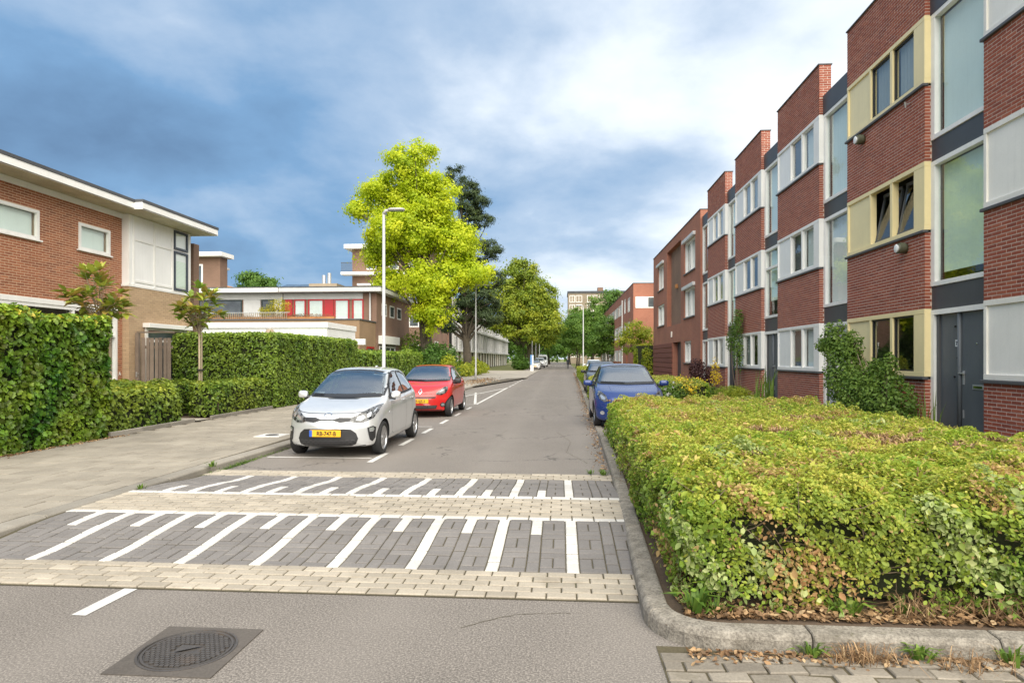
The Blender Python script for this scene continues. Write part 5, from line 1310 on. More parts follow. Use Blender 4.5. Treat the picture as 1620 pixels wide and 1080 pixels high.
def detail_front(c, plate=None, paint='paint_blue'):
    ws = c.pane('windshield', 'f', [(-.69, 1.045), (0, 1.025), (.69, 1.045), (.63, 1.24), (.56, 1.39), (.30, 1.43), (0, 1.44), (-.30, 1.43), (-.56, 1.39), (-.63, 1.24)], .05); c.cabin(1.1)
    c.strip('wiper', 'f', [(-.50, 1.05), (-.05, 1.035)], .018, 'black_plastic', .012, ws); c.strip('wiper', 'f', [(.05, 1.035), (.50, 1.05)], .018, 'black_plastic', .012, ws)
    c.patch('cowl', 'f', [(-.67, 1.01), (0, .99), (.67, 1.01), (.69, 1.043), (0, 1.023), (-.69, 1.043)], 'black_plastic', .003)
    c.pane('side_window', 'RL', [(1.40, 1.02), (1.65, 1.19), (1.9, 1.35), (2.1, 1.40), (2.35, 1.41), (2.35, 1.02)], .04); c.pane('side_window', 'RL', [(2.43, 1.02), (2.43, 1.405), (2.8, 1.385), (3.05, 1.30), (3.2, 1.12)], .04)
    c.mirrored('headlight', [(.50, .64), (.60, .62), (.70, .68), (.745, .78), (.73, .87), (.66, .85), (.56, .77)], 'lamp_clear', off=.006); c.mirrored('lamp_reflector', [(.58, .67), (.65, .68), (.69, .76), (.64, .77), (.58, .72)], 'lamp_lens', off=.011)
    c.patch('grille', 'f', [(-.38, .60), (.38, .60), (.42, .655), (-.42, .655)], 'black_plastic'); c.patch('lower_grille', 'f', [(-.46, .24), (.46, .24), (.48, .36), (-.48, .36)], 'black_plastic')
    c.mirrored('fog_lamp', [(.64+.05*math.cos(a), .37+.045*math.sin(a)) for a in np.linspace(0, 2*math.pi, 12)[:-1]], 'lamp_lens', off=.008)
    if plate: c.plate(.46, plate)
    for sx in (-1, 1): c.strip('bonnet_crease', 'f', [(sx*.36, .70), (sx*.40, .83), (sx*.45, .96)], .010, paint, .006)
    for ax in 'RL': c.strip('door_seam', ax, [(1.32, .96), (1.28, .6), (1.36, .3)], .007, 'black_plastic'); c.strip('door_seam', ax, [(2.39, 1.40), (2.39, .3)], .008, 'black_plastic')
b_ = Car('parked_car', (1.62, 14.95, .014), 'dark blue hatchback parked on the right behind the low hedge', 'cars parked along the street', BLU, 'paint_blue')
b_.wheels(7); b_.mirrors(1.30, 1.03, .94, 'paint_blue', (.115, .06, .07)); detail_front(b_)
d_ = Car('parked_car', (2.0, 29.6, .014), 'dark grey hatchback parked further on, partly hidden by the blue one', 'cars parked along the street', BLU, 'paint_dark')
d_.wheels(7); d_.mirrors(1.30, 1.03, .94, 'black_plastic', (.11, .06, .07)); detail_front(d_, None, 'paint_dark')
f_ = Car('parked_car', (-3.9, 97, 0), 'white hatchback parked beside the blue and white sign panel', 'cars parked along the street', BLU, 'paint_white')
f_.wheels(7); f_.mirrors(1.30, 1.03, .94, 'paint_white'); detail_front(f_, None, 'paint_white'); f_.patch('number_plate', 'f', [(-.26, .42), (.26, .42), (.26, .53), (-.26, .53)], 'plate_yellow', .012)
SUV = dict(BLU); SUV.update(zt=[(a, b*1.22+.02) for a, b in BLU['zt']], belt=[(a, b*1.2) for a, b in BLU['belt']], zb=[(a, b+.1) for a, b in BLU['zb']], w=[(a, b*1.12) for a, b in BLU['w']], wr=[(a, b*1.2) for a, b in BLU['wr']], wr_=.36, arch=.41, track=.80)
f2 = Car('parked_car', (-3.7, 112, 0), 'white off road car with black front parked behind the white hatchback', 'cars parked along the street', SUV, 'paint_white')
f2.wheels(6); f2.patch('windshield', 'f', [(-.74, 1.28), (.74, 1.28), (.68, 1.68), (-.68, 1.68)], 'car_glass_far'); f2.patch('grille', 'f', [(-.7, .55), (.7, .55), (.72, .95), (-.72, .95)], 'black_plastic'); f2.mirrored('headlight', [(.48, .75), (.66, .75), (.66, .92), (.48, .92)], 'lamp_lens', off=.02); f2.patch('bumper', 'f', [(-.8, .32), (.8, .32), (.8, .5), (-.8, .5)], 'black_plastic', .02)
VAN = dict(L=5.2, axles=(.95, 4.2), arch=.38, track=.86, wr_=.34, tw=.2, bow=.25, lean=.2, zc=.6,
  zt=[(0, .75), (.1, .95), (.35, 1.12), (.75, 1.30), (1.2, 1.75), (1.6, 2.2), (2.0, 2.42), (2.6, 2.46), (5.0, 2.45), (5.15, 2.3), (5.2, 2.1)],
  belt=[(0, .68), (.1, .85), (.35, 1.0), (.8, 1.15), (1.4, 1.25), (2.0, 1.35), (5.0, 1.4), (5.2, 1.3)], w=[(0, .75), (.3, .92), (.8, .97), (5.0, .97), (5.2, .93)], zb=[(0, .35), (.3, .25), (4.8, .28), (5.2, .4)], wr=[(0, .65), (.8, .84), (1.5, .84), (2, .86), (5.0, .86), (5.2, .82)])
f3 = Car('parked_van', (-3.6, 127, 0), 'tall white panel van at the end of the left parked row', 'cars parked along the street', VAN, 'paint_white', 'van')
f3.wheels(6); f3.patch('windshield', 'f', [(-.82, 1.38), (.82, 1.38), (.76, 2.05), (-.76, 2.05)], 'car_glass_far'); f3.patch('grille', 'f', [(-.6, .6), (.6, .6), (.6, .85), (-.6, .85)], 'black_plastic'); f3.mirrored('headlight', [(.62, .75), (.82, .75), (.84, 1.0), (.66, 1.0)], 'lamp_lens', off=.02)
f4 = Car('parked_car', (3.2, 60.5, .05), 'white car half hidden behind the far right hedge', 'cars parked along the street', BLU, 'paint_white')
f4.wheels(7); f4.mirrors(1.30, 1.03, .94, 'paint_white'); f4.patch('windshield', 'f', [(-.69, 1.045), (.69, 1.045), (.56, 1.40), (-.56, 1.40)], 'car_glass_far')
# ================================================================== plants
stone('hedge_core', (.012, .018, .006), (.03, .035, .012), 5, 40, .95, .5, False)
stone('twig', (.10, .07, .045), (.22, .165, .11), 8, 60, .9, .5, False)
def rbox_points(n, b, r, faces='wensT'):
    """points and normals on a rounded box b=(x0,x1,y0,y1,z0,z1)"""
    x0, x1, y0, y1, z0, z1 = b; dx, dy, dz = x1-x0, y1-y0, z1-z0
    areas = {'w': dy*dz, 'e': dy*dz, 's': dx*dz, 'n': dx*dz, 'T': dx*dy}; tot = sum(areas[f] for f in faces)
    P = []
    for f in faces:
        k = int(n*areas[f]/tot); u = rng.random((k, 3)); p = np.stack([x0+u[:, 0]*dx, y0+u[:, 1]*dy, z0+u[:, 2]*dz], 1)
        if f == 'w': p[:, 0] = x0
        if f == 'e': p[:, 0] = x1
        if f == 's': p[:, 1] = y0
        if f == 'n': p[:, 1] = y1
        if f == 'T': p[:, 2] = z1
        P.append(p)
    P = np.concatenate(P)
    lo = np.array([x0+r, y0+r, -9]); hi = np.array([x1-r, y1-r, z1-r]); q = np.clip(P, lo, hi)
    d = P-q; L = np.linalg.norm(d, axis=1, keepdims=True); nrm = d/np.maximum(L, 1e-6)
    return q+nrm*r, nrm
def core_box(parent, b, inset, warp=None, name='core', mat='hedge_core'):
    mb = MB().box(b[0]+inset, b[1]-inset, b[2]+inset, b[3]-inset, b[4]+.02, b[5]-inset)
    if warp: mb.v = [tuple(warp(np.array([v]))[0]) for v in mb.v]
    return mb.build(name, mat, parent)
def hedge(name, label, b, mat, size, dens, group=None, shape='oval', r=.15, amp=.05, faces='wensT', seed=1, tbias=0, tvar=.3, tipbright=.12, cat='hedge', inset=.13, stems=0, root=None, depth=.05):
    t = root or thing(name, ((b[0]+b[1])/2, (b[2]+b[3])/2, b[4]), label, cat, group)
    x0, x1, y0, y1, z0, z1 = b
    area = 2*(x1-x0+y1-y0)*(z1-z0)+(x1-x0)*(y1-y0)
    P, N = rbox_points(int(area*dens), b, r, faces)
    nz = vnoise(P, 2.3, seed); nz2 = vnoise(P, 7.0, seed+3)
    P = P+N*(amp*nz+amp*.6*nz2-rng.exponential(depth, len(P)))[:, None]+rng.normal(scale=.012, size=P.shape)
    keep = P[:, 2] > z0+.01; P, N = P[keep], N[keep]; n = len(P)
    NN = N+rng.normal(scale=.55, size=(n, 3))+np.array([0, 0, .45])
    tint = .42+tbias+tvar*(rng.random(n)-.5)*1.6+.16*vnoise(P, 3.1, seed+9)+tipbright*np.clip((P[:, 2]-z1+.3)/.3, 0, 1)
    s = size*rng.uniform(.65, 1.25, n)
    me = leaf_mesh('foliage', P, NN, s, shape, tint, droop=.45, org=ORG[t]); link('foliage', me, mat, t, kind='stuff')
    core_box(t, b, inset)
    for i in range(stems):
        x = random.uniform(x0+.1, x1-.1); y = y0+(y1-y0)*(i+.5)/stems
        MB().tube([(x, y, z0-.02), (x+random.uniform(-.05, .05), y+random.uniform(-.1, .1), z0+.25), (x+random.uniform(-.1, .1), y+random.uniform(-.15, .15), z0+.6)], [.018, .014, .008], 6).build('stem', 'twig', t)
    return t
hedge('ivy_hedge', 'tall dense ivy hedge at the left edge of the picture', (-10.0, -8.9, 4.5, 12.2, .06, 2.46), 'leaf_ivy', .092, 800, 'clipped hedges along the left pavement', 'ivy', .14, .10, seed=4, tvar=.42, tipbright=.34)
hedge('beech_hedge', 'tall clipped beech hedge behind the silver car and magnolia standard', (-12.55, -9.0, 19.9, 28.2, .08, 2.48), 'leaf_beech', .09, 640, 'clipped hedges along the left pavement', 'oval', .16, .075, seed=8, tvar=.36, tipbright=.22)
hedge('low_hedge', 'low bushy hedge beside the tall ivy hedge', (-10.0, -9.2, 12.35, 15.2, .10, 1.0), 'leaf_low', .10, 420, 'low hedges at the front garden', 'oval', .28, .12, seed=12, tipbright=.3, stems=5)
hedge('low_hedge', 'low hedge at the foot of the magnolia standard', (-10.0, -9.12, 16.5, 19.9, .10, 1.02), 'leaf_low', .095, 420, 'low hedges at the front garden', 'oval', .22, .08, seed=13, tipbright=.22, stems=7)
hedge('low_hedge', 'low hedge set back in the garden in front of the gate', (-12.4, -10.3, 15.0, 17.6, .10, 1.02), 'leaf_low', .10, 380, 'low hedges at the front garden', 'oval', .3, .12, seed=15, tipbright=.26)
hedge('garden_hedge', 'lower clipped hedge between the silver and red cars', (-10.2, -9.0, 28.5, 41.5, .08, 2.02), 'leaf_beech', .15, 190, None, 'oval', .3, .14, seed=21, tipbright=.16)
# bed edgings and the little entrance path
for y0, y1 in ((12.3, 15.35), (16.05, 19.6)):
    e = thing('bed_edging', (-9.0, y0, .08), kind='structure')
    k = y0
    while k < y1-.3: bevelobj(MB().box(-9.06, -9.0, k, min(k+.99, y1), .02, .17).build('edging_stone', 'kerb_pale', e), .008, 1); k += 1.0
sheet('garden_path', 'plaza', [(-12.6, 15.4), (-9.0, 15.4), (-9.0, 16.0), (-12.6, 16.0)], .11)
sheet('front_garden', 'soil', [(-13, -3), (-9.0, -3), (-9.0, 34), (-13, 34)], .075)

# ---------- the big unkempt planting on the right
def warp_x(P):
    P = P.copy(); f = np.clip((4.75-P[:, 0])/3.95, 0, 1); kx = np.interp(P[:, 1], [4, 9, 13.6], [.78, .90, 1.0])-.86
    P[:, 0] += kx*f; return P
b1 = (.80, 4.72, 4.06, 13.35, .10, .85)
hb = thing('overgrown_hedge', (2.8, 8.5, .09), 'broad overgrown low hedge filling the bed at the right front', 'hedge')
def topz(P):
    return .085*vnoise(P*np.array([1, 1, 0]), 1.3, 2)+.055*vnoise(P*np.array([1, 1, 0]), 4.1, 5)+.03*vnoise(P*np.array([1, 1, 0]), 9.1, 4)
def big_hedge(n, y0, y1, size, faces, name, mat, tb=0, shape='oval', seed=3, amp=.10):
    b = (b1[0], b1[1], b1[2], b1[3], b1[4], b1[5]); P, N = rbox_points(n, (b[0], b[1], y0, y1, b[4], b[5]), .26, faces)
    P[:, 2] += np.where(P[:, 2] > .3, topz(P), 0)*np.clip((P[:, 2]-.1)/.7, 0, 1)
    P = P+N*(amp*vnoise(P, 2.1, seed)+amp*vnoise(P, 6.3, seed+2)-rng.exponential(.035, len(P)))[:, None]
    # thin, leggy foot of the front and road faces
    foot = (P[:, 2] < .34) & (rng.random(len(P)) < np.clip((.36-P[:, 2])*3.0*(.55+.9*(vnoise(P*np.array([1, 1, 0]), 2.3, 44) > .05)), 0, .9)) & (N[:, 2] < .5)
    gap = (vnoise(P*np.array([1, 1, 1.6]), 3.4, 17) > .19) & (N[:, 2] < .45) & (P[:, 2] < .66) & (rng.random(len(P)) < .8)
    keep = (P[:, 2] > .11) & ~foot & ~gap
    P, N = warp_x(P[keep]), N[keep]; n = len(P)
    NN = N*.8+rng.normal(scale=.6, size=(n, 3))+np.array([0, 0, .45])
    pt = vnoise(P, 1.15, 31); pt2 = vnoise(P, 2.9, 8)
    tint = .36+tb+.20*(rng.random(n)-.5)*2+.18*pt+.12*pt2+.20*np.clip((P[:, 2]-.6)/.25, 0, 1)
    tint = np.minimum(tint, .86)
    brown = (pt2+.5*pt > .42) & (rng.random(n) < .62); tint[brown] = rng.uniform(.86, 1, brown.sum())
    rnd = rng.random(n) < .035; tint[rnd] = rng.uniform(.85, 1, rnd.sum())
    gg = (vnoise(P, .95, 31+seed*0) > .30) & (vnoise(P, 3.7, 12) > .0) & (rng.random(n) < .6) & ~brown
    sz = size*rng.uniform(.55, 1.35, n)*np.where(gg, 1.25, 1.0)
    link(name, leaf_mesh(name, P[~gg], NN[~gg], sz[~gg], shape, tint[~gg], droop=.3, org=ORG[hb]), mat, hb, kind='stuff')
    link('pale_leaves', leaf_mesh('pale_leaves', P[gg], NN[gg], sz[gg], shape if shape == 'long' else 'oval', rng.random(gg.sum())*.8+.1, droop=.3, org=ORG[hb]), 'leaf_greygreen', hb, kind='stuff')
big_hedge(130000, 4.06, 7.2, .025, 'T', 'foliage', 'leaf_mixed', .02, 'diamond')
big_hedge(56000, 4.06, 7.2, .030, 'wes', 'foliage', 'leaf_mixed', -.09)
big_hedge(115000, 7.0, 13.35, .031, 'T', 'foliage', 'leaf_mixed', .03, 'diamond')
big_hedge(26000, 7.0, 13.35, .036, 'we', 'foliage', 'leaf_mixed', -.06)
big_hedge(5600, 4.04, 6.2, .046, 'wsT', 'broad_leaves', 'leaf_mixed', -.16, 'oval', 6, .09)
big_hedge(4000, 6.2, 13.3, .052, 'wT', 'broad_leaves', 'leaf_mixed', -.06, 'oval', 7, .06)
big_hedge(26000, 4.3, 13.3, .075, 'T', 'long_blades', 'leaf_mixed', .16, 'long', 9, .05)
mb = MB().box(b1[0]+.20, b1[1]-.14, b1[2]+.26, b1[3]-.1, .11, b1[5]-.20); mb.v = [tuple(warp_x(np.array([v]))[0]) for v in mb.v]; mb.build('core', 'hedge_core', hb)
# arching shoots that break the outline
sh = MB(); SP = []; SN = []
for i in range(230):
    if i < 120: p = np.array([rng.uniform(.95, 4.6), 4.2+rng.uniform(0, .1), rng.uniform(.2, .9)]); d = np.array([rng.normal()*.4, -.8, .5+rng.normal()*.4])
    elif i < 150: p = np.array([rng.uniform(.88, 1.0), rng.uniform(4.3, 9), rng.uniform(.2, .85)]); d = np.array([-.5, rng.normal()*.4, .5])
    else: p = np.array([rng.uniform(1.0, 4.6), rng.uniform(4.4, 12.5), .86]); d = np.array([rng.normal()*.5, rng.normal()*.5, .8])
    d /= np.linalg.norm(d); L = rng.uniform(.12, .30); pts = []
    for k in range(6):
        t_k = k/5; pts.append(p+d*L*t_k+np.array([0, 0, -.35*L*t_k*t_k])); 
        if k:
            for _ in range(3): SP.append(pts[-1]+rng.normal(scale=.012, size=3)); SN.append(rng.normal(scale=.6, size=3)+np.array([0, -.2, .8]))
    sh.tube(pts, [.003, .003, .0025, .002, .0015, .001], 4, False)
sh.v = [tuple(warp_x(np.array([v]))[0]) for v in sh.v]; sh.build('shoots', 'twig', hb, kind='stuff')
SP = warp_x(np.array(SP)); link('shoot_leaves', leaf_mesh('shoot_leaves', SP, np.array(SN), .038*rng.uniform(.6, 1.3, len(SP)), 'oval', rng.uniform(.15, .75, len(SP)), droop=.4, org=ORG[hb]), 'leaf_mixed', hb, kind='stuff')
# bare twigs and dead bramble stems
tw = MB()
for i in range(260):
    if i < 170: p = np.array([rng.uniform(.9, 4.6), rng.uniform(4.10, 4.35), rng.uniform(.14, .75)])
    else: p = np.array([rng.uniform(.8, 1.0), rng.uniform(4.3, 8.5), rng.uniform(.12, .6)])
    a = rng.normal(size=3)*np.array([.16, .07, .13]); q = p+a; m_ = (p+q)/2+rng.normal(size=3)*.025
    r0 = rng.uniform(.0018, .0045); tw.tube([p, m_, q], [r0, r0*.8, r0*.4], 5, False)
tw.build('twigs', 'twig', hb, kind='stuff')
def scatter(name, mat, parent, n, fx, size, shape='oval', flat=.35, z=.1, tint=None, zs=.02):
    P = np.array([fx() for _ in range(n)]); P = np.column_stack([P, z+rng.exponential(zs, n)])
    NN = rng.normal(scale=flat, size=(n, 3))+np.array([0, 0, 1.0])
    me = leaf_mesh(name, P, NN, size*rng.uniform(.5, 1.3, n), shape, tint, org=ORG[parent] if parent else None)
    return link(name, me, mat, parent, kind='stuff')
lit = scatter('leaf_litter', 'leaf_dry', None, 3000, lambda: (rng.uniform(.75, 5), 3.95+abs(rng.normal())*.12), .042, z=.092, zs=.014); tag(lit, 'brown dead leaves lying behind the front kerb of the bed', 'leaves')
lit = scatter('leaf_litter', 'leaf_dry', None, 5200, lambda: (lambda y: (kerb_x(y)+.24+abs(rng.normal())*.06, y))(rng.uniform(4.2, 13.6)), .04, z=.10, zs=.015); tag(lit, 'brown dead leaves along the road side foot of the overgrown hedge', 'leaves')
lit = scatter('leaf_litter', 'leaf_dry', None, 2600, lambda: (lambda y: (kerb_x(y)-abs(rng.normal())*.10-.01, y))(rng.uniform(9.4, 75)), .045, z=.004, zs=.004); tag(lit, 'dry orange leaves blown into the right hand gutter', 'leaves')
lit = scatter('leaf_litter', 'leaf_dry', None, 900, lambda: (rng.uniform(.7, 3.4), 3.68-abs(rng.normal())*.06), .035, z=.015, zs=.006); tag(lit, 'dry leaf crumbs on the clinker pavers before the kerb', 'leaves')
lit = scatter('leaf_litter', 'leaf_dry', None, 700, lambda: (rng.normal(-5.6, .5), rng.normal(44, 3.5)), .12, z=.1, zs=.01); tag(lit, 'straw and dry leaves at the foot of the far left lamp post', 'leaves')
lit = scatter('leaf_litter', 'leaf_dry', None, 420, lambda: (-8.82+abs(rng.normal())*.08, rng.uniform(9, 12.4)), .05, z=.106, zs=.004); tag(lit, 'few dead leaves along the foot of the ivy hedge', 'leaves')
mo = scatter('gutter_moss', 'leaf_shrub', None, 1500, lambda: (lambda y: (-5.02+.03*(y > 9)+abs(rng.normal())*.03, y))(rng.choice([rng.uniform(8.6, 12.5), rng.normal(9.6, .3)])), .03, 'long', flat=.8, z=.006, zs=.012); tag(mo, 'mossy grass growing in the left gutter before the silver car', 'moss')
# dry brown patches on top and a heap of dead straw
def blades(name, mat, parent, spots, n, h, spread, width=.008, tint=(0, 1)):
    V = []; F = []; T = []
    for (x, y, z, sc) in spots:
        for _ in range(int(n*sc)):
            a = rng.uniform(0, 2*math.pi); r = abs(rng.normal())*.03*sc; L = h*rng.uniform(.5, 1.2)*sc; s = spread*rng.uniform(.2, 1.3)
            bx, by = x+r*math.cos(a), y+r*math.sin(a); d = np.array([math.cos(a), math.sin(a)]); w = width*rng.uniform(.6, 1.3); pn = np.array([-d[1], d[0]])*w
            m = (bx+d[0]*L*s*.35, by+d[1]*L*s*.35, z+L*.62); e = (bx+d[0]*L*s, by+d[1]*L*s, z+L*(.95-.35*s))
            b = len(V); V += [(bx-pn[0], by-pn[1], z), (bx+pn[0], by+pn[1], z), (m[0]+pn[0]*.7, m[1]+pn[1]*.7, m[2]), (m[0]-pn[0]*.7, m[1]-pn[1]*.7, m[2]), e]
            F += [(b, b+1, b+2, b+3), (b+3, b+2, b+4)]; T += [rng.uniform(*tint)]*5
    o = ORG.get(parent, Vector()) if parent else Vector()
    me = bpy.data.meshes.new(name); me.from_pydata([(v[0]-o[0], v[1]-o[1], v[2]-o[2]) for v in V], [], F)
    at = me.attributes.new('tint', 'FLOAT', 'POINT'); at.data.foreach_set('value', np.array(T, np.float32)); me.update()
    return link(name, me, mat, parent, kind='stuff')
blades('dead_straw', 'leaf_dry', hb, [(rng.uniform(2.0, 3.4), rng.uniform(3.98, 4.2), .12, rng.uniform(.7, 1.3)) for _ in range(34)], 12, .14, 2.0, .003)
blades('dead_straw', 'leaf_dry', hb, [(rng.normal(3.6, .45), rng.normal(6.7, .4), .82, 1) for _ in range(60)], 12, .10, 1.4, .012)
for _c in ((1.6, 5.6), (2.2, 5.0), (1.5, 9.5), (3.3, 9.0), (2.4, 7.4), (1.2, 12.2)): blades('dead_straw', 'leaf_dry', hb, [(rng.normal(_c[0], .16), rng.normal(_c[1], .14), .84, 1) for _ in range(14)], 8, .07, 1.5, .008)
# ground weeds at the foot of the hedge
for _k in range(9):
    _x = rng.uniform(.95, 4.2); blades('foot_weed', 'leaf_shrub', hb, [(_x, rng.uniform(3.98, 4.12), .1, rng.uniform(.6, 1.3))], 14, .11, 1.2, .014, (.3, .95))
# weeds
def weed(label, x, y, z, s, mat='leaf_shrub', n=26, h=.10, cat='weed'):
    t = thing('weed', (x, y, z), label, cat, 'weeds in the paving joints')
    blades('leaves', mat, t, [(x, y, z, 1)], n, h*s, 1.0, .012*s, (.3, .9)); return t
for lab, x, y, z, s in (('feathery green weed at the rounded kerb corner', .82, 4.02, .11, 1.6), ('small green weed between kerb and pavers near the corner stone joint', 1.38, 3.66, .02, .8), ('green weed at the kerb foot left of the right picture edge', 1.95, 3.66, .02, 1.1),
        ('weed tuft at the kerb foot close to the right picture edge', 2.42, 3.66, .02, 1.0), ('tiny weed where the far ramp meets the right kerb', .60, 9.12, .02, .9), ('tiny weed beside the right kerb on the far beige row', .42, 9.2, .02, .7), ('small grass tuft on the left kerb by the far ramp', -5.0, 8.9, .10, 1.0), ('small grass tuft at the left end of the near white line', -5.0, 7.35, .10, .7)):
    weed(lab, x, y, z, s)
st_ = thing('straw_heap', (1.65, 3.62, .02), 'small heap of dry straw against the front kerb', 'straw'); blades('stalks', 'leaf_dry', st_, [(rng.normal(1.62, .07), rng.normal(3.62, .025), .02, 1) for _ in range(14)], 9, .11, 1.5, .003)
st_ = thing('straw_heap', (2.35, 3.60, .02), 'thin dry stalks on the pavers at the bottom right', 'straw'); blades('stalks', 'leaf_dry', st_, [(rng.normal(2.2, .14), rng.normal(3.55, .03), .02, 1) for _ in range(9)], 7, .14, 1.7, .0025)

# ---------- other hedges on the right
hedge('bed_hedge', 'trimmed hedge block behind the blue car', (1.15, 4.7, 20.6, 27.6, .02, .92), 'leaf_mixed', .075, 420, 'hedge blocks between the right parking bays', 'oval', .15, .08, seed=41, tbias=.06, tipbright=.16)
hedge('bed_hedge', 'long trimmed hedge block beyond the dark grey car', (1.45, 4.9, 35.6, 58.5, .02, .95), 'leaf_mixed', .12, 130, 'hedge blocks between the right parking bays', 'oval', .15, .08, seed=42, tbias=.0, tipbright=.16)
hedge('front_hedge', 'low green strip hedge before the white framed houses', (5.2, 6.2, 13.6, 30.0, .02, .50), 'leaf_mixed', .07, 300, None, 'oval', .2, .1, seed=47, tbias=.05)

# ---------- trees
def branch_tube(mb, a, b, r0, r1, sag=.0, n=6, sides=6):
    a, b = Vector(a), Vector(b); path = []; rad = []
    j = Vector((random.uniform(-1, 1), random.uniform(-1, 1), random.uniform(-.5, .5)))*(b-a).length*.08
    for i in range(n+1):
        t = i/n; p = a.lerp(b, t)+j*math.sin(math.pi*t); p.z += sag*math.sin(math.pi*t)*(b-a).length; path.append(p); rad.append(r0+(r1-r0)*t)
    mb.tube(path, rad, sides, False)
def tree(name, label, base, H, tr, lobes, mat, nclump, nleaf, crad, lsize, bark='bark', shape='diamond', droop=.3, group=None, flat=.6, trunk_top=.6, lean=(0, 0), tvar=.5, seed=0, surf=.35, up=.35, nbranch=34, fork=None, tb=0):
    bx, by, bz = base; t = thing(name, base, label, 'tree', group)
    P = []; T = []; N = []; cl = []
    vol = np.array([l[3]*l[4]*l[5] for l in lobes])**.8; vol /= vol.sum()
    for li, l in enumerate(lobes):
        k = max(3, int(nclump*vol[li])); d = rand_dirs(k); rr = rng.random(k)**surf
        c = np.array([bx+l[0], by+l[1], bz+l[2]])+d*rr[:, None]*np.array(l[3:6])
        for i in range(k): cl.append((c[i], d[i]))
    for c, d in cl:
        k = int(nleaf*rng.uniform(.6, 1.4)); cr = crad*rng.uniform(.6, 1.3)
        q = rng.normal(size=(k, 3))*np.array([cr*.5, cr*.5, cr*.5*flat]); P.append(c+q); N.append(q/cr*1.2+d*.6+rng.normal(scale=.5, size=(k, 3))+np.array([0, 0, up]))
        T.append(.48+tb+tvar*(rng.random()-.5)+.24*(rng.random(k)-.5)+.10*q[:, 2]/cr)
    P = np.concatenate(P); N = np.concatenate(N); T = np.concatenate(T)
    link('crown', leaf_mesh('crown', P, N, lsize*rng.uniform(.6, 1.3, len(P)), shape, T, droop=droop, org=base), mat, t, kind='stuff')
    mb = MB(); top = (bx+lean[0], by+lean[1], bz+H*trunk_top)
    n = 9; path = []; rad = []
    for i in range(n+1):
        u = i/n; path.append((bx+lean[0]*u+.12*math.sin(u*5+seed), by+lean[1]*u+.1*math.sin(u*4+seed*2), bz-.1+(H*trunk_top+.1)*u)); rad.append(tr*(1.25-.25*min(1, u*6))*(1-.78*u))
    mb.tube(path, rad, 12, True); mb.build('trunk', bark, t, True)
    bm_ = MB()
    idx = rng.choice(len(cl), min(nbranch, len(cl)), replace=False)
    for i in idx:
        c = cl[i][0]; h = np.clip((c[2]-bz)*rng.uniform(.45, .75), H*.16, H*trunk_top*.96); u = h/(H*trunk_top); a = (bx+lean[0]*u, by+lean[1]*u, bz+h); r0 = tr*(1-.78*u)*.42
        branch_tube(bm_, a, c, r0, r0*.22, .05)
    for a, b, r0, r1 in (fork or []): branch_tube(bm_, a, b, r0, r1, 0, 8, 9)
    bm_.build('limbs', bark, t, True)
    return t
RX, RY = -9.6, 45.5
tree('robinia_tree', 'tall bright yellow green tree behind the red car', (RX, RY, 0), 15, .42,
     [(-1.4, 0, 15.2, 1.6, 1.7, 1.6), (-3.2, .3, 13.6, 1.7, 1.7, 1.2), (-4.5, -.4, 12.2, 1.0, 1.1, .6), (.5, .2, 13.0, 1.9, 2.0, 1.8), (-1.2, -.6, 10.6, 2.8, 2.7, 2.0), (1.9, 0, 9.9, 1.8, 1.9, 1.5), (-3.4, .4, 9.3, 1.6, 1.7, 1.1),
      (3.4, -.4, 7.6, 1.5, 1.6, .9), (.7, -1.0, 7.1, 2.3, 2.1, 1.3), (.9, -1.3, 4.9, 1.3, 1.2, 1.5), (-2.5, 0, 6.9, 1.5, 1.6, 1.0), (-.2, .5, 16.6, .8, .8, .7), (-.8, 1, 12, 2.5, 2.2, 2.2)],
     'leaf_robinia', 560, 190, .66, .19, 'bark', 'diamond', .45, flat=.75, trunk_top=.80, lean=(-.7, 0), seed=1, up=.5, nbranch=60, tvar=.55, tb=.08, fork=[((RX+.3, RY, 0), (RX-.9, RY+.3, 9), .34, .12)])
tree('pine_tree', 'tall dark pine rising behind the yellow green tree', (-8.6, 60, 0), 19.5, .38,
     [(-1.2, 0, 18.9, 1.0, .9, .9), (-.4, 0, 17.4, 1.4, 1.2, .9), (.3, 0, 16.0, 1.7, 1.4, 1.1), (.9, .2, 14.7, 1.4, 1.3, .8), (-.8, 0, 13.5, 1.7, 1.6, 1.0), (1.5, 0, 11.8, 1.6, 1.5, 1.0), (-.3, 0, 10.5, 2.0, 2, 1.2), (2.0, 0, 9.0, 1.5, 1.5, 1.0), (.7, 0, 7.2, 2.2, 2.0, 1.4), (-1.9, -.5, 5.3, 1.5, 1.3, 1.3), (1.6, 0, 5.6, 1.6, 1.5, 1.0)],
     'leaf_pine', 420, 120, .52, .26, 'bark', 'long', .0, flat=.5, trunk_top=.93, lean=(-.9, 0), seed=3, surf=.3, up=.5, nbranch=60)
LI = [((-6.1, 98, 0), 16.5, 0, 'thick trunked linden with sunlit yellowish leaves beside the sign panel'), ((-5.6, 113, 0), 16.5, .3, 'second linden of the left row, just behind the nearest'), ((-5.6, 129, 0), 16, .6, 'third linden of the left row above the parked cars'), ((-5.4, 150, 0), 16, .9, 'last linden of the left row before the street end')]
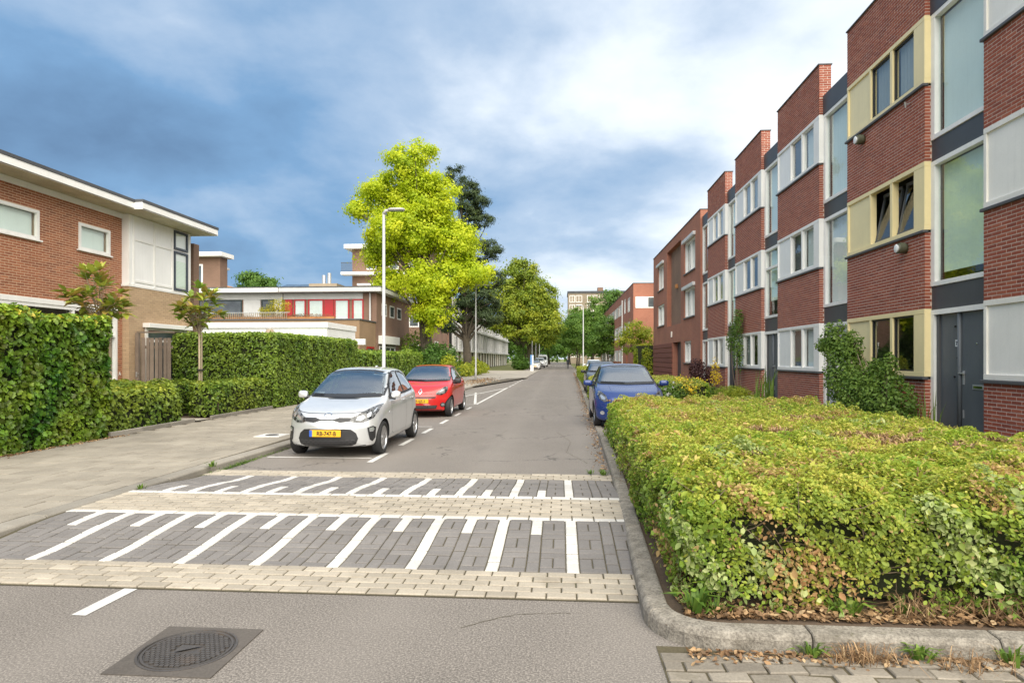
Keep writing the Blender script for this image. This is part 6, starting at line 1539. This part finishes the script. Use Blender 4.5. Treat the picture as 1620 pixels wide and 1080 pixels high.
for i, (bs_, H, s_, lab) in enumerate(LI):
    k = H/16.5
    tree('linden_tree', lab, bs_, H, .48, [(-.4, 0, 14.6*k, 2.7, 2.7, 2.2), (-2.4, 0, 11.6*k, 2.8, 2.8, 2.2), (2.4, -.3, 11.4*k, 2.9, 2.8, 2.4), (0, -.8, 9.3*k, 4.2, 3.6, 2.5), (-3.3, 0, 7.2*k, 2.2, 2.2, 1.7), (3.6, -.4, 7.3*k, 2.4, 2.3, 1.9), (.4, -1, 5.7*k, 2.8, 2.5, 1.4)],
         'leaf_linden', 240 if i < 2 else 160, 125, 1.05, .34 if i < 2 else .40, 'bark_green', 'diamond', .3, 'linden row on the left', .6, .75, seed=i, up=.45, nbranch=26, tb=-.03*i)
# young street trees and gardens on the right
tree('street_tree', 'slender upright tree with pointed top among the right hand street trees', (5.0, 100, 0), 12.6, .16, [(0, 0, 11.0, .7, .7, 1.6), (0, 0, 8.2, 1.5, 1.5, 2.0), (0, 0, 5.2, 2.3, 2.2, 1.9), (.3, 0, 3.4, 2.0, 2, 1.0)], 'leaf_deep', 110, 90, .7, .26, seed=5, nbranch=16, group='street trees on the right', tb=.18)
tree('street_tree', 'leafy young tree left of the slender pointed one', (2.9, 118, 0), 10, .16, [(0, 0, 7.4, 2.6, 2.4, 2.4), (-1.2, 0, 5.2, 2.2, 2.2, 1.4), (1.2, 0, 4.6, 2.0, 2.0, 1.3)], 'leaf_deep', 110, 90, .8, .28, seed=6, nbranch=16, group='street trees on the right', tb=.25)
tree('street_tree', 'leafy young tree right of the slender pointed one', (6.0, 84, 0), 8, .13, [(0, 0, 5.4, 1.9, 1.8, 2.0), (-1.2, 0, 3.6, 1.6, 1.6, 1.1), (1.0, 0, 3.2, 1.4, 1.4, 1.0)], 'leaf_deep', 100, 90, .7, .24, seed=7, nbranch=16, group='street trees on the right', tb=.22)
tree('street_tree', 'full leafy tree screening the left part of the far apartment block', (3.9, 138, 0), 13, .2, [(0, 0, 10.2, 2.6, 2.4, 2.4), (-1.6, 0, 7.4, 2.6, 2.4, 2.2), (1.6, 0, 7.0, 2.5, 2.3, 2.0), (0, 0, 4.6, 2.8, 2.4, 1.6)], 'leaf_deep', 120, 90, 1.0, .34, seed=31, nbranch=14, group='street trees on the right', tb=.3)
tree('street_tree', 'full leafy tree screening the right part of the far apartment block', (7.6, 122, 0), 12.5, .2, [(0, 0, 9.6, 2.4, 2.3, 2.2), (-1.5, 0, 7.0, 2.3, 2.2, 2.0), (1.4, 0, 6.8, 2.3, 2.2, 1.9), (0, 0, 4.4, 2.6, 2.4, 1.5)], 'leaf_deep', 120, 90, .95, .32, seed=32, nbranch=14, group='street trees on the right', tb=.36)
tree('garden_tree', 'airy yellow green small tree in the gap between the brick blocks', (6.0, 52.5, 0), 5.2, .09, [(0, 0, 3.9, 1.1, 1.1, .9), (-.7, 0, 3.2, 1.0, 1.0, .8), (.8, .2, 3.3, .9, .9, .8), (.1, 0, 2.3, 1.1, 1.1, .5)], 'leaf_linden', 90, 70, .42, .13, seed=8, nbranch=20, tb=.12)
hedge('round_bush', 'rounded bright green bush at the corner of the passage block', (5.7, 7.2, 49.0, 51.6, .1, 2.75), 'leaf_linden', .15, 230, None, 'oval', .7, .12, seed=52, cat='bush', tbias=.18)
tree('back_tree', 'green tree top showing above the right brick terrace', (9.0, 112, 0), 13.0, .25, [(0, 0, 11.2, 2.6, 2.6, 2.3), (1, 0, 9, 3, 3, 2)], 'leaf_deep', 90, 90, 1.0, .32, seed=9, nbranch=12, tb=.1)
tree('back_tree', 'round dark green tree above the flat roofs at the left', (-43.8, 90, 0), 14.6, .3, [(0, 0, 12.6, 2.6, 2.5, 1.7), (-1.4, 0, 11, 1.8, 1.8, 1.3), (1.4, 0, 11.2, 1.8, 1.8, 1.3)], 'leaf_deep', 110, 100, .8, .30, seed=10, nbranch=12)
for i, (x, y, H, lab) in enumerate(((-9.5, 172, 15, 'big tree left of the street end'), (-3.5, 190, 13, 'tree standing over the end of the street'), (2.5, 182, 13, 'tree right of the street end'), (8.0, 165, 12, 'tree at the right behind the young street trees'), (-16, 185, 14, 'tree far back left of the street end'), (14, 190, 12, 'far tree below the apartment block'))):
    tree('end_tree', lab, (x, y, 0), H, .35, [(0, 0, H*.80, 3.0, 3, 2.6), (-2.4, 0, H*.58, 3.2, 3, 2.6), (2.4, 0, H*.56, 3.2, 3, 2.6), (0, -1, H*.36, 4.4, 3.4, 2.4)], 'leaf_deep', 120, 80, 1.4, .5, seed=20+i, nbranch=10, group='trees at the end of the street', tb=.05)
fw_ = leaf_mesh('x', *(lambda n: (np.column_stack([rng.uniform(-120, 140, n), rng.uniform(238, 262, n), np.abs(rng.normal(0, 3.2, n))+rng.uniform(0, 4, n)]), rand_dirs(n)))(16000), 1.3, 'diamond')
tag(link('far_wood', fw_, 'leaf_deep', None, kind='stuff'), 'far belt of trees along the horizon', 'trees')

# ---------- shrubs
def shrub(name, label, lobes, mat, n, size, shape='oval', cat='shrub', group=None, tb=0, stems=4, base=None, tvar=.4):
    l0 = lobes[0]; base = base or (l0[0], l0[1], .1); t = thing(name, base, label, cat, group)
    vol = np.array([l[3]*l[4]*l[5] for l in lobes])**.7; vol /= vol.sum(); P = []; N = []
    for l, v in zip(lobes, vol):
        k = int(n*v); d = rand_dirs(k); rr = rng.random(k)**.4; bump = 1+.22*vnoise(d*2.2, 2.0, l[0])
        P.append(np.array(l[:3])+d*(rr*bump)[:, None]*np.array(l[3:6])); N.append(d*.7+rng.normal(scale=.5, size=(k, 3))+np.array([0, 0, .4]))
    P = np.concatenate(P); N = np.concatenate(N); k_ = P[:, 2] > .1; P, N = P[k_], N[k_]
    T = .45+tb+tvar*(rng.random(len(P))-.5)+.2*vnoise(P, 4, 3)
    link('foliage', leaf_mesh('foliage', P, N, size*rng.uniform(.6, 1.3, len(P)), shape, T, droop=.3, org=base), mat, t, kind='stuff')
    mb = MB()
    for i in range(stems):
        l = lobes[i % len(lobes)]; branch_tube(mb, (base[0]+random.uniform(-.1, .1), base[1]+random.uniform(-.1, .1), base[2]-.02), (l[0], l[1], l[2]+l[5]*.5), .022, .006, 0, 5, 5)
    mb.build('stems', 'twig', t); return t
shrub('wall_shrub', 'loose dark green shrub before the yellow framed windows', [(6.05, 12.45, .85, .45, .65, .55), (6.0, 13.2, .95, .5, .7, .6), (6.0, 14.1, 1.25, .42, .55, .75), (6.0, 14.6, 2.0, .30, .40, .5), (6.0, 12.3, 1.5, .16, .16, .26), (6.05, 13.9, 1.9, .22, .25, .35), (6.0, 15.1, 1.95, .2, .45, .18), (6.0, 12.8, 1.4, .14, .18, .3)], 'leaf_shrub', 14000, .064, stems=14, tb=.22)
shrub('laurel_bush', 'big rounded dark laurel bush behind the red car', [(-8.4, 44, 1.3, 1.5, 1.8, 1.55), (-9.6, 46, 1.4, 1.6, 1.8, 1.2)], 'leaf_deep', 9000, .17, cat='bush', tb=-.15)
shrub('garden_bush', 'mid green bushes under the yellow green tree', [(-10.2, 43, 1.2, 1.2, 1.6, 1.2), (-10.8, 47.5, 1.8, 1.8, 1.8, 1.9), (-9.8, 39.8, 1.1, .9, 1.2, 1.0)], 'leaf_beech', 7000, .17, cat='bush', tb=.05)
shrub('verge_bush', 'pale yellowish shrubs along the verge before the white terrace', [(-8.8, 62, .8, 1.3, 3.5, 1.1), (-8.6, 57, .5, .9, 2.0, .7), (-9.0, 70, .6, 1.2, 4, .8)], 'leaf_linden', 5000, .22, cat='bush', tb=.22)
shrub('hedge_bush', 'bright green shrub ending the hedge beside the red car', [(-7.4, 42.3, .9, .6, 1.0, 1.1)], 'leaf_linden', 2600, .13, cat='bush', tb=.2)
shrub('ivy_clump', 'ivy clump around the nearest linden trunk', [(-6.0, 97.3, .9, 1.4, 1.3, 1.2), (-6.1, 97.6, 2.6, .6, .6, 1.4)], 'leaf_deep', 2600, .28, cat='ivy', tb=.05)
shrub('climbing_plant', 'climbing plant on the wall of the white framed house', [(6.55, 24.4, 1.9, .2, .35, .8), (6.55, 24.7, 2.75, .22, .5, .5), (6.5, 25.2, 2.3, .2, .4, .5), (6.6, 24.5, 3.2, .15, .3, .35)], 'leaf_shrub', 1700, .075, cat='climber', base=(6.55, 24.4, .1), tb=.1)
shrub('purple_shrub', 'dark purple leaved shrub by the corner block', [(5.9, 27.6, .85, .5, .7, .6), (5.9, 28.6, 1.2, .35, .5, .5)], 'leaf_purple', 1900, .09, cat='shrub')
shrub('yellow_flowers', 'yellow flowering perennials beyond the blue car', [(3.9, 21.2, .85, .35, .5, .3), (4.5, 22.4, .78, .55, .7, .25), (4.0, 20.2, .75, .25, .3, .22)], 'petal_yellow', 620, .06, cat='flowers', stems=8)
shrub('yellow_flowers', 'tall yellow flower spike before the climbing plant', [(5.6, 24.0, 1.35, .18, .2, .38), (5.6, 23.8, .95, .22, .25, .3)], 'petal_yellow', 380, .055, cat='flowers', stems=5)
shrub('flower_bush', 'green bush dotted with flowers behind the blue car', [(3.3, 20.5, .55, .7, .6, .42), (4.3, 21.5, .55, .8, .8, .4)], 'leaf_shrub', 3600, .08, cat='bush', tb=.1)
fl_ = [(2.95+random.uniform(-.3, .5), 20.0+random.uniform(-.1, .3), .72+random.uniform(-.2, .2)) for _ in range(14)]
me = leaf_mesh('petals', np.array(fl_).repeat(7, 0)+rng.normal(scale=.02, size=(98, 3)), rand_dirs(98), .06, 'oval'); tag(link('white_flowers', me, 'petal_white', None), 'white blossoms beside the mirror of the blue car', 'flowers')
shrub('small_conifer', 'low spreading bright green conifer in the front garden', [(5.2, 20.0, .62, .55, .5, .22)], 'leaf_linden', 2600, .07, 'long', cat='shrub', tb=.15)
ir = thing('iris_clump', (5.7, 18.6, .1), 'tall sword leaved plant in front of the grey blue door', 'plant'); blades('leaves', 'leaf_shrub', ir, [(5.6+random.uniform(-.3, .3), 18.6+random.uniform(-.35, .35), .1, 1) for _ in range(6)], 9, 1.35, .28, .022, (.5, 1))
ir = thing('tall_weed', (6.4, 12.0, .1), 'spindly weeds growing before the grey door', 'plant'); blades('leaves', 'leaf_shrub', ir, [(6.4, 11.6+.25*i, .1, 1) for i in range(5)], 7, 1.0, .3, .012, (.5, 1))
shrub('terrace_plant', 'feathery yellow green plant on the roof terrace before the red frames', [(-17.2, 38.2, 4.75, .8, .4, .6), (-18.0, 38.2, 4.5, .5, .3, .35)], 'leaf_yellow', 1500, .14, 'long', cat='plant', base=(-17.2, 38.2, 4.03), tb=-.1)
shrub('terrace_planting', 'dry rusty planting along the terrace edge', [(-15.5, 37.75, 4.22, 2.2, .2, .14), (-21, 37.75, 4.2, 2.6, .2, .12)], 'leaf_dry', 2200, .10, 'long', cat='plants', base=(-17, 37.75, 4.03), stems=0)

# ---------- magnolia standards with big leaves
def magnolia(label, x, y, ztrunk, zc, rad, n, seed):
    random.seed(seed); t = thing('magnolia_tree', (x, y, .1), label, 'tree', 'magnolia standards')
    MB().tube([(x, y, .08), (x+.01, y, ztrunk*.5), (x, y, ztrunk)], [.036, .031, .026], 8).build('trunk', 'pale_wood', t, True)
    MB().tube([(x+.075, y, .08), (x+.07, y, ztrunk-.05)], .02, 7).build('stake', 'pale_wood', t); MB().lathe([(.10, 0), (.10, .04)], (x+.04, y, ztrunk*.55), 10).build('tie', 'black_rubber', t)
    lm = bpy.data.meshes.new('leaf'); V = [(0, 0, 0), (.22, .19, .05), (.55, .23, .04), (1, 0, -.10), (.55, -.23, .04), (.22, -.19, .05), (.3, 0, -.02), (.65, 0, -.04)]
    lm.from_pydata(V, [], [(0, 6, 1), (6, 7, 2, 1), (7, 3, 2), (0, 5, 6), (6, 5, 4, 7), (7, 4, 3)])
    mats = []
    for k in range(4):
        c = lm.copy(); at = c.attributes.new('tint', 'FLOAT', 'POINT'); at.data.foreach_set('value', [.2+.26*k]*8); c.materials.append(M['leaf_magnolia']); mats.append(c)
    mb = MB(); d = rand_dirs(41)
    for i in range(41):
        tip = Vector((x, y, zc))+Vector(d[i])*rad*random.uniform(.45, 1.0); tip.z += .15; mb.tube([(x, y, ztrunk-.1), Vector((x, y, zc-.25)).lerp(tip, .5), tip], [.012, .008, .004], 5, False)
        for k in range(7):
            a = 2*math.pi*k/7+random.random(); v = Vector((math.cos(a), math.sin(a), random.uniform(-.3, 1.1)))+Vector(d[i])*.5
            q = v.to_track_quat('X', 'Z').to_euler(); put('leaf', random.choice(mats), t, tip+v*.01, q, (random.uniform(.22, .34),)*3)
    mb.build('branches', 'pale_wood', t); return t
magnolia('magnolia standard on a thin trunk behind the low hedge', -9.95, 17.1, 2.4, 2.95, .62, 150, 3)
magnolia('magnolia crown rising above the tall ivy hedge', -10.6, 14.1, 2.5, 2.95, .66, 160, 5)
# ================================================================== street furniture, people
def lamp(label, x, y, h, arm, sx=1):
    t = thing('street_lamp', (x, y, .08), label, 'street lamp', 'grey street lamps')
    MB().tube([(x, y, .05), (x, y, .9), (x, y, .92), (x, y, h)], [.075, .075, .054, .040], 14).build('pole', 'pole_grey', t, True)
    mb = MB().tube([(x, y, h-.05), (x+sx*.06, y, h+.05), (x+sx*arm*.35, y, h+.07)], [.05, .045, .04], 10); mb.build('arm', 'pole_grey', t, True)
    hd = superell((x+sx*(arm*.62), y, h+.08), (arm*.42, .13, .045), 3).build('head', 'pole_grey', t, True)
    MB().box(x+sx*arm*.35, x+sx*arm*.95, y-.09, y+.09, h+.028, h+.036).build('diffuser', 'lamp_clear', hd); return t
lamp('grey street lamp beside the silver car', -5.32, 19.1, 6.05, .62)
lamp('grey street lamp on the left beyond the red car', -6.15, 46.5, 6.9, .9)
lamp('grey street lamp on the right behind the far hedge', 2.05, 59, 6.4, .7, -1)
lamp('distant street lamp on the right at the street end', 3.7, 150, 6.4, .7, -1)
for y, lab in ((104, 'street lamp beside the nearest linden trunk'), (120, 'street lamp between the second and third linden'), (140, 'street lamp near the end of the left row')): lamp(lab, -4.6, y, 6.2, .6)
sg = thing('sign_panel', (-3.55, 80, 0), 'slim blue and white information panel at the side street corner', 'sign')
MB().box(-3.75, -3.35, 79.9, 80.0, .1, .85).build('base', 'sign_white', sg); MB().box(-3.75, -3.35, 79.9, 80.0, .86, 2.1).build('panel', 'sign_blue', sg); MB().box(-3.55, -3.36, 79.885, 79.899, .9, 2.05).build('notice', 'sign_white', sg)
# pedestrian far down the street
def person(label, x, y, h, top, legs_, hair='hair_brown'):
    t = thing('person', (x, y, 0), label, 'person')
    J = {'pel': (0, 0, .53), 'che': (0, 0, .76), 'nek': (0, 0, .845), 'hed': (0, -.005, .925), 'crn': (0, 0, .985), 'hl': (-.05, 0, .50), 'kl': (-.055, -.05, .28), 'al': (-.055, .0, .04), 'tl': (-.06, -.07, .02), 'hr': (.05, 0, .50), 'kr': (.055, .03, .28), 'ar': (.055, .10, .05), 'tr_': (.06, .03, .02),
         'sl': (-.11, 0, .80), 'el': (-.135, .03, .64), 'wl': (-.13, -.04, .50), 'fl': (-.13, -.05, .45), 'sr': (.11, 0, .80), 'er': (.135, -.02, .64), 'wr2': (.13, -.08, .52), 'fr': (.13, -.10, .47)}
    rad = {'pel': (.085, .06), 'che': (.095, .062), 'nek': .032, 'hed': .048, 'crn': .03, 'hl': .055, 'kl': .036, 'al': .022, 'tl': .02, 'hr': .055, 'kr': .036, 'ar': .022, 'tr_': .02, 'sl': .035, 'el': .025, 'wl': .017, 'fl': .016, 'sr': .035, 'er': .025, 'wr2': .017, 'fr': .016}
    E_ = [('pel', 'che'), ('che', 'nek'), ('nek', 'hed'), ('hed', 'crn'), ('pel', 'hl'), ('hl', 'kl'), ('kl', 'al'), ('al', 'tl'), ('pel', 'hr'), ('hr', 'kr'), ('kr', 'ar'), ('ar', 'tr_'), ('che', 'sl'), ('sl', 'el'), ('el', 'wl'), ('wl', 'fl'), ('che', 'sr'), ('sr', 'er'), ('er', 'wr2'), ('wr2', 'fr')]
    ks = list(J); me = bpy.data.meshes.new('body'); me.from_pydata([tuple(c*h for c in J[k_]) for k_ in ks], [(ks.index(a), ks.index(b)) for a, b in E_], [])
    ob = bpy.data.objects.new('tmp', me); COL.objects.link(ob); md = ob.modifiers.new('s', 'SKIN'); sv = me.skin_vertices[0].data
    for i, k_ in enumerate(ks):
        r_ = rad[k_]; r_ = r_ if isinstance(r_, tuple) else (r_, r_); sv[i].radius = (r_[0]*h, r_[1]*h); sv[i].use_root = k_ == 'pel'
    ob.modifiers.new('u', 'SUBSURF').levels = 2; bpy.context.view_layer.update()
    nm = bpy.data.meshes.new_from_object(ob.evaluated_get(bpy.context.evaluated_depsgraph_get())); bpy.data.objects.remove(ob)
    for m_ in ('skin', top, legs_, hair): nm.materials.append(M[m_])
    for p in nm.polygons:
        z = p.center.z/h; p.material_index = 3 if z > .95 else 0 if z > .85 or (abs(p.center.x)/h > .115 and z < .54) else 1 if z > .52 else 2
    nm.polygons.foreach_set('use_smooth', [True]*len(nm.polygons)); link('body', nm, None, t); return t
person('distant walker in dark clothes at the right edge of the street', 1.15, 104, 1.74, 'cloth_dark', 'cloth_dark')
